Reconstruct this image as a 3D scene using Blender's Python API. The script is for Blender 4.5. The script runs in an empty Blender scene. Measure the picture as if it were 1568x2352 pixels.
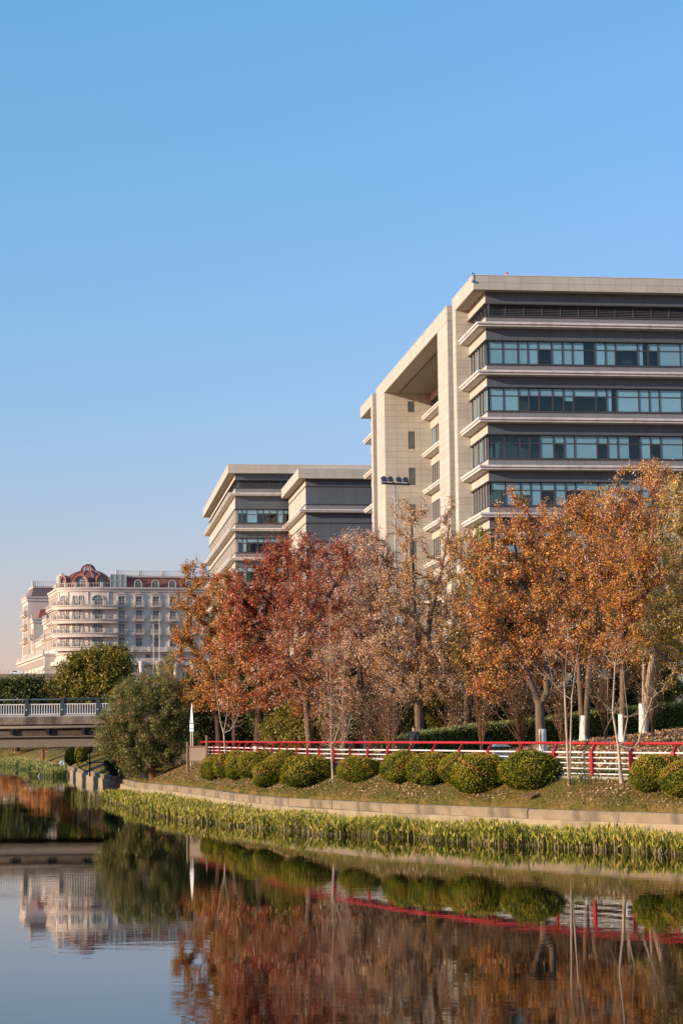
import bpy, bmesh, math, random
import numpy as np
from mathutils import Matrix, Vector

# ------------------------------------------------------------------ camera, sky, sun
F = 4650.0                                   # focal length in pixels of a 1568 x 2352 picture
PITCH = math.atan(529 / F)
ROLL = math.radians(-0.63)
EYE = 3.34                                   # camera height above the water
SC = bpy.context.scene
COL = SC.collection
cam_d = bpy.data.cameras.new("camera")
cam = bpy.data.objects.new("camera", cam_d)
COL.objects.link(cam)
cam_d.sensor_fit = 'VERTICAL'
cam_d.sensor_height = 36.0
cam_d.lens = 36.0 * F / 2352.0
cam_d.clip_start = 0.5
cam_d.clip_end = 6000
CM = Matrix.Rotation(math.pi / 2 + PITCH, 4, 'X') @ Matrix.Rotation(ROLL, 4, 'Z')
cam.matrix_world = Matrix.Translation((0, 0, EYE)) @ CM
SC.camera = cam

SUN_EL = math.radians(14.5)
SUN_A = math.radians(66.0)                   # from straight behind the camera towards the left
SUN_DIR = Vector((-math.sin(SUN_A) * math.cos(SUN_EL), -math.cos(SUN_A) * math.cos(SUN_EL), math.sin(SUN_EL)))
world = bpy.data.worlds.new("World")
SC.world = world
world.use_nodes = True
nt = world.node_tree
bg = nt.nodes["Background"]
sky = nt.nodes.new("ShaderNodeTexSky")
sky.sky_type = 'NISHITA'
sky.sun_disc = False
sky.sun_elevation = SUN_EL
sky.sun_rotation = math.atan2(SUN_DIR.x, SUN_DIR.y)
sky.air_density = 1.6
sky.dust_density = 0.4
sky.ozone_density = 8.0
sky.altitude = 0
# the photograph's colour response: a mild curve per channel over the whole sky
sep = nt.nodes.new("ShaderNodeSeparateColor"); comb = nt.nodes.new("ShaderNodeCombineColor")
nt.links.new(sky.outputs[0], sep.inputs[0])
for ch, (g_, k_) in enumerate(((1.12, 1.31), (0.611, 1.28), (0.85, 1.165))):
    pw = nt.nodes.new("ShaderNodeMath"); pw.operation = 'POWER'; pw.inputs[1].default_value = g_
    ml = nt.nodes.new("ShaderNodeMath"); ml.operation = 'MULTIPLY'; ml.inputs[1].default_value = k_
    nt.links.new(sep.outputs[ch], pw.inputs[0]); nt.links.new(pw.outputs[0], ml.inputs[0]); nt.links.new(ml.outputs[0], comb.inputs[ch])
nt.links.new(comb.outputs[0], bg.inputs[0])
bg.inputs[1].default_value = 0.15
sun_d = bpy.data.lights.new("sun", 'SUN')
sun_d.energy = 3.7
sun_d.angle = math.radians(0.5)
sun_d.color = (1.0, 0.82, 0.60)
sun = bpy.data.objects.new("sun", sun_d)
COL.objects.link(sun)
sun.location = (-60, -30, 60)
sun.rotation_euler = SUN_DIR.to_track_quat('Z', 'Y').to_euler()
SC.view_settings.view_transform = 'Standard'
SC.view_settings.look = 'None'
SC.view_settings.exposure = 0.8
SC.view_settings.gamma = 1.0
SC.view_settings.use_curve_mapping = False
SC.render.engine = 'CYCLES'
SC.cycles.max_bounces = 6
SC.cycles.diffuse_bounces = 3
SC.cycles.transparent_max_bounces = 12
SC.cycles.caustics_reflective = False
SC.cycles.caustics_refractive = False

CM3 = np.array(CM.to_3x3())


def at(x, y, Y):
    """the point of the place seen at (x, y) of the 1568 x 2352 photograph, Y metres in front of the camera"""
    d = CM3 @ np.array([(x - 784) / F, -(y - 1176) / F, -1.0])
    return d * (Y / d[1]) + np.array([0, 0, EYE])


# ------------------------------------------------------------------ helpers
def tag(o, label=None, cat=None, group=None, kind=None):
    if label: o['label'] = label
    if cat: o['category'] = cat
    if group: o['group'] = group
    if kind: o['kind'] = kind
    return o


def empty(name, loc, rz=0.0, label=None, cat=None, group=None):
    o = bpy.data.objects.new(name, None)
    COL.objects.link(o)
    o.empty_display_size = 0.3
    o.location = loc
    o.rotation_euler = (0, 0, rz)
    return tag(o, label, cat, group)


def link(name, mesh, parent=None, loc=None, rot=None):
    o = bpy.data.objects.new(name, mesh)
    COL.objects.link(o)
    if parent is not None: o.parent = parent
    if loc is not None: o.location = loc
    if rot is not None: o.rotation_euler = rot
    return o


class MB:
    def __init__(s):
        s.v = []; s.f = []

    def add(s, vs, fs):
        n = len(s.v)
        s.v.extend([tuple(map(float, p)) for p in vs])
        s.f.extend([tuple(i + n for i in f) for f in fs])
        return s

    def box(s, x0, x1, y0, y1, z0, z1):
        return s.add([(x0, y0, z0), (x1, y0, z0), (x1, y1, z0), (x0, y1, z0), (x0, y0, z1), (x1, y0, z1), (x1, y1, z1), (x0, y1, z1)],
                     [(3, 2, 1, 0), (4, 5, 6, 7), (0, 1, 5, 4), (1, 2, 6, 5), (2, 3, 7, 6), (3, 0, 4, 7)])

    def bar(s, p, q, w, h, up=(0, 0, 1)):
        """a bar of section w (sideways) x h (along up) from p to q"""
        p = Vector(p); q = Vector(q); d = (q - p).normalized(); up = Vector(up)
        sd = d.cross(up).normalized() * (w / 2); u = sd.normalized().cross(d).normalized() * (h / 2)
        vs = [p - sd - u, p + sd - u, p + sd + u, p - sd + u, q - sd - u, q + sd - u, q + sd + u, q - sd + u]
        return s.add(vs, [(0, 1, 2, 3), (7, 6, 5, 4), (0, 4, 5, 1), (1, 5, 6, 2), (2, 6, 7, 3), (3, 7, 4, 0)])

    def tube(s, pts, rad, n=8, caps=True):
        pts = [Vector(p) for p in pts]
        if not hasattr(rad, '__len__'): rad = [rad] * len(pts)
        rings = []
        ref = None
        for i, p in enumerate(pts):
            d = (pts[min(i + 1, len(pts) - 1)] - pts[max(i - 1, 0)]).normalized()
            if ref is None:
                ref = Vector((0, 0, 1)) if abs(d.z) < 0.9 else Vector((1, 0, 0))
            a = d.cross(ref)
            if a.length < 1e-4: a = d.cross(Vector((0, 1, 0.1)))
            a.normalize(); b = d.cross(a)
            rings.append([p + (a * math.cos(2 * math.pi * k / n) + b * math.sin(2 * math.pi * k / n)) * rad[i] for k in range(n)])
        vs = [v for r in rings for v in r]; fs = []
        for i in range(len(pts) - 1):
            for k in range(n):
                k2 = (k + 1) % n
                fs.append((i * n + k, i * n + k2, (i + 1) * n + k2, (i + 1) * n + k))
        if caps:
            fs.append(tuple(range(n - 1, -1, -1)))
            fs.append(tuple((len(pts) - 1) * n + k for k in range(n)))
        return s.add(vs, fs)

    def prism(s, poly, z0, z1):
        n = len(poly)
        vs = [(x, y, z0) for x, y in poly] + [(x, y, z1) for x, y in poly]
        fs = [tuple(range(n - 1, -1, -1)), tuple(range(n, 2 * n))]
        for i in range(n):
            j = (i + 1) % n
            fs.append((i, j, n + j, n + i))
        return s.add(vs, fs)

    def lathe(s, prof, n=24, c=(0, 0), a0=0.0, a1=2 * math.pi):
        """prof = [(radius, z)...]; full turn closes on itself"""
        full = abs(a1 - a0 - 2 * math.pi) < 1e-6
        m = n if full else n + 1
        vs = []
        for r, z in prof:
            for k in range(m):
                a = a0 + (a1 - a0) * k / n
                vs.append((c[0] + r * math.cos(a), c[1] + r * math.sin(a), z))
        fs = []
        for i in range(len(prof) - 1):
            for k in range(n):
                k2 = (k + 1) % m
                fs.append((i * m + k, i * m + k2, (i + 1) * m + k2, (i + 1) * m + k))
        return s.add(vs, fs)

    def sweep(s, path, prof):
        """closed section prof [(outward, z)...] along an open plan path with mitred corners; outward = left-hand side"""
        path = [Vector((p[0], p[1])) for p in path]
        n = len(path); m = len(prof); vs = []
        for i in range(n):
            d0 = (path[i] - path[i - 1]).normalized() if i > 0 else None
            d1 = (path[i + 1] - path[i]).normalized() if i < n - 1 else None
            if d0 is None: d0 = d1
            if d1 is None: d1 = d0
            n0 = Vector((-d0.y, d0.x)); n1 = Vector((-d1.y, d1.x))
            b = (n0 + n1).normalized(); k = 1.0 / max(0.3, b.dot(n0))
            for o, z in prof:
                q = path[i] + b * (o * k)
                vs.append((q.x, q.y, z))
        fs = []
        for i in range(n - 1):
            for j in range(m):
                j2 = (j + 1) % m
                fs.append((i * m + j, i * m + j2, (i + 1) * m + j2, (i + 1) * m + j))
        fs.append(tuple(range(m - 1, -1, -1)))
        fs.append(tuple((n - 1) * m + j for j in range(m)))
        return s.add(vs, fs)

    def mesh(s, name, mat, smooth=False, recalc=True):
        me = bpy.data.meshes.new(name)
        me.from_pydata(s.v, [], s.f)
        if recalc:
            bm = bmesh.new(); bm.from_mesh(me)
            bmesh.ops.recalc_face_normals(bm, faces=bm.faces)
            bm.to_mesh(me); bm.free()
        me.materials.append(mat)
        if smooth:
            me.polygons.foreach_set('use_smooth', [True] * len(me.polygons))
        return me

    def build(s, name, mat, parent=None, loc=None, rot=None, smooth=False):
        return link(name, s.mesh(name, mat, smooth), parent, loc, rot)


def quads_mesh(name, V, mat, tint=None, extra=None):
    """V (N,4,3) quads, one tint value each"""
    V = np.asarray(V, dtype=np.float32)
    N, k = V.shape[0], V.shape[1]
    me = bpy.data.meshes.new(name)
    me.vertices.add(N * k); me.vertices.foreach_set('co', V.reshape(-1))
    me.loops.add(N * k); me.loops.foreach_set('vertex_index', np.arange(N * k, dtype=np.int32))
    me.polygons.add(N)
    me.polygons.foreach_set('loop_start', np.arange(0, N * k, k, dtype=np.int32))
    me.polygons.foreach_set('loop_total', np.full(N, k, dtype=np.int32))
    if tint is not None:
        a = me.attributes.new('tint', 'FLOAT', 'FACE')
        a.data.foreach_set('value', np.asarray(tint, dtype=np.float32))
    me.materials.append(mat)
    me.update(calc_edges=True)
    return me


# ------------------------------------------------------------------ materials
def new_mat(name):
    m = bpy.data.materials.new(name)
    m.use_nodes = True
    return m, m.node_tree.nodes, m.node_tree.links, m.node_tree.nodes["Principled BSDF"]


def ramp_node(N, stops, interp='LINEAR'):
    r = N.new("ShaderNodeValToRGB")
    r.color_ramp.interpolation = interp
    e = r.color_ramp.elements
    while len(e) < len(stops): e.new(0.5)
    for i, (p, c) in enumerate(stops):
        e[i].position = p; e[i].color = (*c, 1)
    return r


def surf(name, c, rough=0.7, var=0.12, scale=1.5, spec=0.3, metal=0.0, stain=None, bump=0.0, bscale=20, pervar=0.0, stretch=None, c2=None):
    """a plain surface with mottled wear; stain = (colour, amount, scale, stretch)"""
    m, N, L, P = new_mat(name)
    tc = N.new("ShaderNodeTexCoord")
    nz = N.new("ShaderNodeTexNoise"); nz.inputs['Scale'].default_value = scale; nz.inputs['Detail'].default_value = 6
    nz.inputs['Roughness'].default_value = 0.65
    src = tc.outputs['Object']
    if pervar:                                   # alike pieces share a mesh: take the place in the world instead
        src = N.new("ShaderNodeNewGeometry").outputs['Position']
    base_src = src
    if stretch:
        mp = N.new("ShaderNodeMapping"); mp.inputs['Scale'].default_value = stretch
        L.new(src, mp.inputs[0]); src = mp.outputs[0]
    L.new(src, nz.inputs['Vector'])
    lo = tuple(max(0, x * (1 - var)) for x in c); hi = tuple(min(1, x * (1 + var)) for x in (c2 or c))
    r = ramp_node(N, [(0.3, lo), (0.7, hi)])
    L.new(nz.outputs[0], r.inputs[0])
    out = r.outputs[0]
    if pervar:
        oi = N.new("ShaderNodeObjectInfo")
        mr = N.new("ShaderNodeMapRange"); mr.inputs[3].default_value = 1 - pervar; mr.inputs[4].default_value = 1 + pervar
        L.new(oi.outputs['Random'], mr.inputs[0])
        mu = N.new("ShaderNodeMix"); mu.data_type = 'RGBA'; mu.blend_type = 'MULTIPLY'; mu.inputs[0].default_value = 1
        L.new(out, mu.inputs[6]); L.new(mr.outputs[0], mu.inputs[7]); out = mu.outputs[2]
    if stain:
        sc, am, ss, st = stain
        mp2 = N.new("ShaderNodeMapping"); mp2.inputs['Scale'].default_value = st
        L.new(base_src, mp2.inputs[0])
        n2 = N.new("ShaderNodeTexNoise"); n2.inputs['Scale'].default_value = ss; n2.inputs['Detail'].default_value = 5
        L.new(mp2.outputs[0], n2.inputs['Vector'])
        r2 = ramp_node(N, [(0.48, (0, 0, 0)), (0.7, (am, am, am))])
        L.new(n2.outputs[0], r2.inputs[0])
        mx = N.new("ShaderNodeMix"); mx.data_type = 'RGBA'
        L.new(r2.outputs[0], mx.inputs[0]); L.new(out, mx.inputs[6]); mx.inputs[7].default_value = (*sc, 1)
        out = mx.outputs[2]
    L.new(out, P.inputs['Base Color'])
    P.inputs['Roughness'].default_value = rough
    P.inputs['Metallic'].default_value = metal
    P.inputs['Specular IOR Level'].default_value = spec
    if bump:
        nb = N.new("ShaderNodeTexNoise"); nb.inputs['Scale'].default_value = bscale; nb.inputs['Detail'].default_value = 4
        L.new(src, nb.inputs['Vector'])
        b = N.new("ShaderNodeBump"); b.inputs['Strength'].default_value = bump; b.inputs['Distance'].default_value = 0.05
        L.new(nb.outputs[0], b.inputs['Height']); L.new(b.outputs[0], P.inputs['Normal'])
    return m


def leafmat(name, stops, trans=0.22, gloss=0.05):
    m, N, L, P = new_mat(name)
    N.remove(P)
    out = [n for n in N if n.type == 'OUTPUT_MATERIAL'][0]
    at_ = N.new("ShaderNodeAttribute"); at_.attribute_name = 'tint'
    r = ramp_node(N, stops)
    L.new(at_.outputs['Fac'], r.inputs[0])
    d = N.new("ShaderNodeBsdfDiffuse"); t = N.new("ShaderNodeBsdfTranslucent"); g = N.new("ShaderNodeBsdfGlossy")
    g.inputs['Roughness'].default_value = 0.45
    L.new(r.outputs[0], d.inputs[0]); L.new(r.outputs[0], t.inputs[0])
    m1 = N.new("ShaderNodeMixShader"); m1.inputs[0].default_value = trans
    L.new(d.outputs[0], m1.inputs[1]); L.new(t.outputs[0], m1.inputs[2])
    m2 = N.new("ShaderNodeMixShader"); m2.inputs[0].default_value = gloss
    L.new(m1.outputs[0], m2.inputs[1]); L.new(g.outputs[0], m2.inputs[2])
    L.new(m2.outputs[0], out.inputs[0])
    return m


def glassmat(name, tintc, refl=0.12, rough=0.02):
    """window glass: partly see-through with a tint, mirror-like at grazing angles"""
    m, N, L, P = new_mat(name)
    N.remove(P)
    out = [n for n in N if n.type == 'OUTPUT_MATERIAL'][0]
    t = N.new("ShaderNodeBsdfTransparent"); t.inputs[0].default_value = (*tintc, 1)
    g = N.new("ShaderNodeBsdfGlossy"); g.inputs['Roughness'].default_value = rough
    g.inputs[0].default_value = (0.9, 0.95, 0.97, 1)
    lw = N.new("ShaderNodeLayerWeight"); lw.inputs[0].default_value = 0.5     # thin pane: the same from both sides
    pw = N.new("ShaderNodeMath"); pw.operation = 'POWER'; pw.inputs[1].default_value = 5.0
    ad = N.new("ShaderNodeMath"); ad.operation = 'MULTIPLY_ADD'; ad.inputs[1].default_value = 0.9; ad.inputs[2].default_value = 0.04 + refl; ad.use_clamp = True
    L.new(lw.outputs['Facing'], pw.inputs[0]); L.new(pw.outputs[0], ad.inputs[0])
    mx = N.new("ShaderNodeMixShader")
    L.new(ad.outputs[0], mx.inputs[0]); L.new(t.outputs[0], mx.inputs[1]); L.new(g.outputs[0], mx.inputs[2])
    L.new(mx.outputs[0], out.inputs[0])
    return m


M = {}
M['cream'] = surf('cream_panel', (0.505, 0.47, 0.385), 0.62, 0.05, 0.6, 0.3, pervar=0.04, stain=((0.40, 0.33, 0.25), 0.35, 0.8, (1, 1, 0.12)))
M['cream_joint'] = surf('panel_joint', (0.31, 0.27, 0.21), 0.9, 0.1)
M['soffit'] = surf('soffit_boards', (0.46, 0.39, 0.31), 0.7, 0.06, 1.0)
M['dark_panel'] = surf('dark_grey_panel', (0.105, 0.12, 0.138), 0.55, 0.08, 0.8, 0.4, pervar=0.05)
M['grey_panel'] = surf('mid_grey_panel', (0.215, 0.207, 0.205), 0.55, 0.07, 0.8, 0.4, pervar=0.05)
M['ledge'] = surf('pale_ledge', (0.70, 0.655, 0.60), 0.6, 0.07, 0.8, stain=((0.30, 0.27, 0.23), 0.4, 1.2, (1, 1, 0.3)))
M['frame'] = surf('window_frame', (0.07, 0.065, 0.06), 0.45, 0.1, 3, 0.5)
M['fin'] = surf('pale_window_fin', (0.5, 0.48, 0.43), 0.5, 0.06, 3, 0.5)
M['louvre'] = surf('louvre_slat', (0.11, 0.11, 0.12), 0.5, 0.1, 3, 0.5)
M['glass'] = glassmat('teal_glass', (0.66, 0.86, 0.90), 0.02)
M['blind'] = surf('pale_blind', (0.52, 0.60, 0.64), 0.8, 0.06, 2.0, pervar=0.12)
M['room'] = surf('dim_room', (0.045, 0.06, 0.07), 0.9, 0.5, 0.7, pervar=0.3)
M['red_lamp'] = surf('red_lens', (0.6, 0.03, 0.02), 0.3, 0.05)
M['white'] = surf('white_paint', (0.74, 0.71, 0.66), 0.5, 0.06, 3, stain=((0.4, 0.36, 0.3), 0.35, 3.0, (1, 1, 0.5)))
M['red'] = surf('red_paint', (0.40, 0.017, 0.017), 0.42, 0.12, 4, 0.4, stain=((0.30, 0.05, 0.04), 0.4, 5.0, (1, 1, 0.4)))
M['concrete_low'] = surf('wall_concrete_low', (0.36, 0.28, 0.17), 0.9, 0.15, 1.6, 0.2, stain=((0.12, 0.10, 0.06), 0.6, 1.0, (1.2, 1.2, 0.6)), bump=0.4, bscale=9)
M['concrete'] = surf('wall_concrete', (0.27, 0.205, 0.13), 0.9, 0.2, 1.6, 0.2, stain=((0.10, 0.085, 0.06), 0.75, 1.3, (1.2, 1.2, 0.5)), bump=0.5, bscale=9)
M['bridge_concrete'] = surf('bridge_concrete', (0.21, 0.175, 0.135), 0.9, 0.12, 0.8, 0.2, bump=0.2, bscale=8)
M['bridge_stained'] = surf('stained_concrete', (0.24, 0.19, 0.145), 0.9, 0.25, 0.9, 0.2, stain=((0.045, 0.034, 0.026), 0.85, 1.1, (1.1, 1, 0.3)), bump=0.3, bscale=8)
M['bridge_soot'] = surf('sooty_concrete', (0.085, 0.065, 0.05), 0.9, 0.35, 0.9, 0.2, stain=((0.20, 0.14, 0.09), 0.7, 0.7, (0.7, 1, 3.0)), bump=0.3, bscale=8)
M['bridge_steel'] = surf('dark_green_steel', (0.035, 0.055, 0.055), 0.4, 0.2, 3, 0.5)
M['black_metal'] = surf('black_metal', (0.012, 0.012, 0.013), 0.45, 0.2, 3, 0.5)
M['pale_metal'] = surf('pale_metal', (0.45, 0.46, 0.45), 0.4, 0.08, 3, 0.5, metal=0.2)
M['grey_metal'] = surf('galvanised_pole', (0.42, 0.42, 0.42), 0.45, 0.08, 3, 0.5, metal=0.3)
M['flood'] = surf('dark_blue_lamp', (0.02, 0.035, 0.07), 0.28, 0.15, 6, 0.6)
M['wood'] = surf('weathered_wood', (0.24, 0.155, 0.10), 0.85, 0.25, 6, 0.2, stretch=(6, 6, 0.6), bump=0.4, bscale=14)
M['board'] = surf('notice_board', (0.35, 0.285, 0.19), 0.8, 0.08, 3)
M['sign_white'] = surf('sign_white', (0.80, 0.80, 0.74), 0.4, 0.03, 3)
M['sign_blue'] = surf('sign_blue', (0.06, 0.22, 0.62), 0.4, 0.03, 3)
M['sign_grey'] = surf('sign_grey', (0.38, 0.38, 0.46), 0.4, 0.03, 3)
M['rust'] = surf('rusty_plate', (0.20, 0.105, 0.075), 0.85, 0.15, 6, 0.2)
M['bin'] = surf('bin_grey', (0.24, 0.24, 0.24), 0.5, 0.1, 4, 0.4)
M['path'] = surf('paving', (0.33, 0.30, 0.26), 0.9, 0.16, 2.2, 0.2, bump=0.2, bscale=12)
M['jacket'] = surf('navy_jacket', (0.018, 0.02, 0.032), 0.8, 0.2, 8, 0.2)
M['trousers'] = surf('dark_trousers', (0.02, 0.02, 0.022), 0.8, 0.2, 8, 0.2)
M['white_shirt'] = surf('white_shirt', (0.72, 0.72, 0.74), 0.8, 0.05, 8, 0.2)
M['skin'] = surf('skin', (0.42, 0.25, 0.17), 0.6, 0.06, 8, 0.3)
M['hair'] = surf('black_hair', (0.012, 0.011, 0.01), 0.6, 0.2, 20, 0.3)
M['car'] = surf('white_car_paint', (0.75, 0.76, 0.78), 0.25, 0.02, 2, 0.5)
M['car_glass'] = surf('car_glass', (0.02, 0.025, 0.03), 0.1, 0.1, 2, 0.6)
M['tyre'] = surf('tyre', (0.02, 0.02, 0.02), 0.8, 0.1, 5)
M['h_stone'] = surf('hotel_stone', (0.68, 0.595, 0.495), 0.8, 0.08, 0.25, 0.25, stain=((0.36, 0.29, 0.235), 0.5, 0.35, (1, 1, 0.15)))
M['h_trim'] = surf('hotel_trim', (0.60, 0.53, 0.45), 0.8, 0.08, 0.4, 0.25, stain=((0.30, 0.24, 0.19), 0.4, 0.5, (1, 1, 0.3)))
M['h_roof'] = surf('hotel_red_roof', (0.25, 0.085, 0.065), 0.6, 0.2, 0.5, 0.3, stain=((0.42, 0.25, 0.21), 0.5, 0.6, (1, 1, 0.15)))
M['h_slate'] = surf('hotel_slate', (0.15, 0.12, 0.115), 0.7, 0.2, 0.5, 0.3, stain=((0.25, 0.10, 0.08), 0.5, 0.6, (1, 1, 0.15)))
M['h_glass'] = surf('hotel_glass', (0.10, 0.12, 0.125), 0.12, 0.25, 0.7, 0.6)
M['h_frame'] = surf('hotel_window_frame', (0.45, 0.44, 0.42), 0.5, 0.05, 2)
M['h_green'] = surf('glazed_lantern', (0.38, 0.42, 0.37), 0.3, 0.08, 0.6, 0.5)


def bark(name, c):
    return surf(name, c, 0.95, 0.35, 7, 0.15, stretch=(1, 1, 0.25), bump=0.9, bscale=11)


M['bark'] = bark('grey_brown_bark', (0.15, 0.105, 0.07))
M['bark_dark'] = bark('dark_bark', (0.075, 0.052, 0.036))
M['bark_pale'] = bark('pale_bark', (0.44, 0.34, 0.24))
M['bark_brown'] = bark('brown_twigs', (0.20, 0.115, 0.06))
M['whitewash'] = surf('trunk_whitewash', (0.76, 0.74, 0.68), 0.9, 0.06, 6, 0.15, stain=((0.35, 0.30, 0.23), 0.5, 6, (1, 1, 0.4)), bump=0.5, bscale=14)

TAN = (0.62, 0.41, 0.27); SEED = (0.80, 0.68, 0.58); RUST = (0.56, 0.19, 0.07); RED = (0.50, 0.07, 0.045); ORANGE = (0.68, 0.27, 0.035)
GOLD = (0.78, 0.43, 0.06); YEL = (0.70, 0.50, 0.08); OLIVE = (0.24, 0.21, 0.05); GREEN = (0.11, 0.14, 0.035); BROWN = (0.33, 0.17, 0.08)
M['leaf_red'] = leafmat('red_leaves', [(0.0, OLIVE), (0.16, BROWN), (0.30, (0.38, 0.055, 0.03)), (0.42, RED), (0.55, RUST), (0.70, ORANGE), (0.82, (0.50, 0.25, 0.12)), (0.94, TAN), (1.0, SEED)])
M['leaf_tangold'] = leafmat('tan_and_gold_leaves', [(0.0, BROWN), (0.14, RUST), (0.28, (0.55, 0.30, 0.08)), (0.42, GOLD), (0.58, TAN), (0.84, (0.68, 0.48, 0.33)), (1.0, SEED)])
M['leaf_mixed'] = leafmat('red_and_olive_leaves', [(0.0, GREEN), (0.22, OLIVE), (0.42, (0.50, 0.31, 0.07)), (0.6, ORANGE), (0.8, RUST), (0.95, RED), (1.0, TAN)])
M['leaf_tan'] = leafmat('dry_tan_leaves', [(0.0, BROWN), (0.2, RUST), (0.42, TAN), (0.66, (0.62, 0.42, 0.28)), (0.84, (0.68, 0.48, 0.33)), (1.0, SEED)])
M['leaf_gold'] = leafmat('gold_brown_leaves', [(0.0, BROWN), (0.2, OLIVE), (0.4, (0.55, 0.30, 0.08)), (0.6, GOLD), (0.8, TAN), (0.93, ORANGE), (1.0, SEED)])
M['leaf_orange'] = leafmat('orange_leaves', [(0.0, GREEN), (0.08, BROWN), (0.20, RED), (0.34, ORANGE), (0.50, GOLD), (0.64, (0.62, 0.28, 0.05)), (0.76, RUST), (0.88, TAN), (0.95, (0.68, 0.48, 0.33)), (1.0, SEED)])
M['leaf_yelgreen'] = leafmat('yellowing_leaves', [(0.0, GREEN), (0.25, OLIVE), (0.45, (0.40, 0.33, 0.07)), (0.62, YEL), (0.78, ORANGE), (0.9, TAN), (1.0, SEED)])
M['leaf_green'] = leafmat('evergreen_leaves', [(0.0, (0.03, 0.045, 0.009)), (0.5, (0.06, 0.08, 0.014)), (0.85, (0.12, 0.13, 0.025)), (1.0, (0.24, 0.20, 0.04))], 0.2, 0.03)
M['leaf_camphor'] = leafmat('camphor_leaves', [(0.0, (0.11, 0.12, 0.02)), (0.5, (0.23, 0.20, 0.03)), (0.9, (0.36, 0.27, 0.04)), (1.0, (0.44, 0.28, 0.05))], 0.3, 0.03)
M['leaf_oleander'] = leafmat('oleander_leaves', [(0.0, (0.08, 0.10, 0.02)), (0.5, (0.20, 0.215, 0.05)), (0.93, (0.40, 0.38, 0.12)), (0.985, (0.28, 0.23, 0.07)), (1.0, (0.6, 0.12, 0.13))], 0.28, 0.04)
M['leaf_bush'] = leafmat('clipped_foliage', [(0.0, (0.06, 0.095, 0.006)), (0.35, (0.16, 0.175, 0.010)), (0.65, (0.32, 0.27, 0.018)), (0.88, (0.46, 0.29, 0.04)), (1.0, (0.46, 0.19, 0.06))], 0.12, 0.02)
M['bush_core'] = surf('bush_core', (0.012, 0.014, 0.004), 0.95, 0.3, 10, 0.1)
M['leaf_hedge'] = leafmat('hedge_leaves', [(0.0, (0.07, 0.10, 0.018)), (0.5, (0.18, 0.21, 0.035)), (1.0, (0.42, 0.40, 0.10))], 0.25, 0.05)
M['reed'] = leafmat('reed_leaves', [(0.0, (0.22, 0.14, 0.06)), (0.12, (0.33, 0.26, 0.12)), (0.22, (0.10, 0.13, 0.015)), (0.55, (0.27, 0.27, 0.03)), (0.85, (0.48, 0.42, 0.06)), (1.0, (0.66, 0.44, 0.15))], 0.25, 0.03)
M['litter'] = leafmat('fallen_leaves', [(0.0, (0.26, 0.12, 0.05)), (0.4, (0.45, 0.24, 0.11)), (0.75, (0.60, 0.40, 0.23)), (1.0, (0.74, 0.58, 0.42))], 0.15, 0.03)
M['grass'] = leafmat('grass_blades', [(0.0, (0.08, 0.10, 0.015)), (0.4, (0.18, 0.165, 0.03)), (0.8, (0.36, 0.25, 0.07)), (1.0, (0.48, 0.34, 0.14))], 0.3, 0.02)


def ground_material():
    m, N, L, P = new_mat('bank_soil_and_grass')
    tc = N.new("ShaderNodeTexCoord")
    def noise(s, d=6, rough=0.6):
        n = N.new("ShaderNodeTexNoise"); n.inputs['Scale'].default_value = s; n.inputs['Detail'].default_value = d
        n.inputs['Roughness'].default_value = rough
        L.new(tc.outputs['Object'], n.inputs['Vector']); return n
    a = noise(0.55); r1 = ramp_node(N, [(0.36, (0.085, 0.09, 0.02)), (0.52, (0.165, 0.13, 0.035)), (0.70, (0.27, 0.175, 0.07))])
    L.new(a.outputs[0], r1.inputs[0])
    b = noise(9, 4, 0.7); r2 = ramp_node(N, [(0.35, (0.55, 0.5, 0.45)), (0.65, (1.2, 1.15, 1.05))])
    L.new(b.outputs[0], r2.inputs[0])
    mu = N.new("ShaderNodeMix"); mu.data_type = 'RGBA'; mu.blend_type = 'MULTIPLY'; mu.inputs[0].default_value = 1
    L.new(r1.outputs[0], mu.inputs[6]); L.new(r2.outputs[0], mu.inputs[7])
    L.new(mu.outputs[2], P.inputs['Base Color'])
    P.inputs['Roughness'].default_value = 0.95; P.inputs['Specular IOR Level'].default_value = 0.1
    bp = N.new("ShaderNodeBump"); bp.inputs['Strength'].default_value = 0.6; bp.inputs['Distance'].default_value = 0.08
    c = noise(14, 5, 0.7); L.new(c.outputs[0], bp.inputs['Height']); L.new(bp.outputs[0], P.inputs['Normal'])
    return m


def water_material():
    m, N, L, P = new_mat('canal_water')
    tc = N.new("ShaderNodeTexCoord")
    mp = N.new("ShaderNodeMapping"); mp.inputs['Scale'].default_value = (0.55, 1.5, 1)
    L.new(tc.outputs['Object'], mp.inputs[0])
    n1 = N.new("ShaderNodeTexNoise"); n1.inputs['Scale'].default_value = 1.6; n1.inputs['Detail'].default_value = 4
    n2 = N.new("ShaderNodeTexNoise"); n2.inputs['Scale'].default_value = 0.09; n2.inputs['Detail'].default_value = 2
    L.new(mp.outputs[0], n1.inputs['Vector']); L.new(mp.outputs[0], n2.inputs['Vector'])
    r = ramp_node(N, [(0.40, (0.25, 0.25, 0.25)), (0.62, (1, 1, 1))])
    L.new(n2.outputs[0], r.inputs[0])
    mu = N.new("ShaderNodeMath"); mu.operation = 'MULTIPLY'
    L.new(n1.outputs[0], mu.inputs[0]); L.new(r.outputs[0], mu.inputs[1])
    bp = N.new("ShaderNodeBump"); bp.inputs['Strength'].default_value = 1.0; bp.inputs['Distance'].default_value = 0.0020
    L.new(mu.outputs[0], bp.inputs['Height']); L.new(bp.outputs[0], P.inputs['Normal'])
    P.inputs['Base Color'].default_value = (0.0025, 0.003, 0.0018, 1)
    P.inputs['Roughness'].default_value = 0.012
    P.inputs['IOR'].default_value = 1.333
    P.inputs['Specular IOR Level'].default_value = 0.5
    return m


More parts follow.
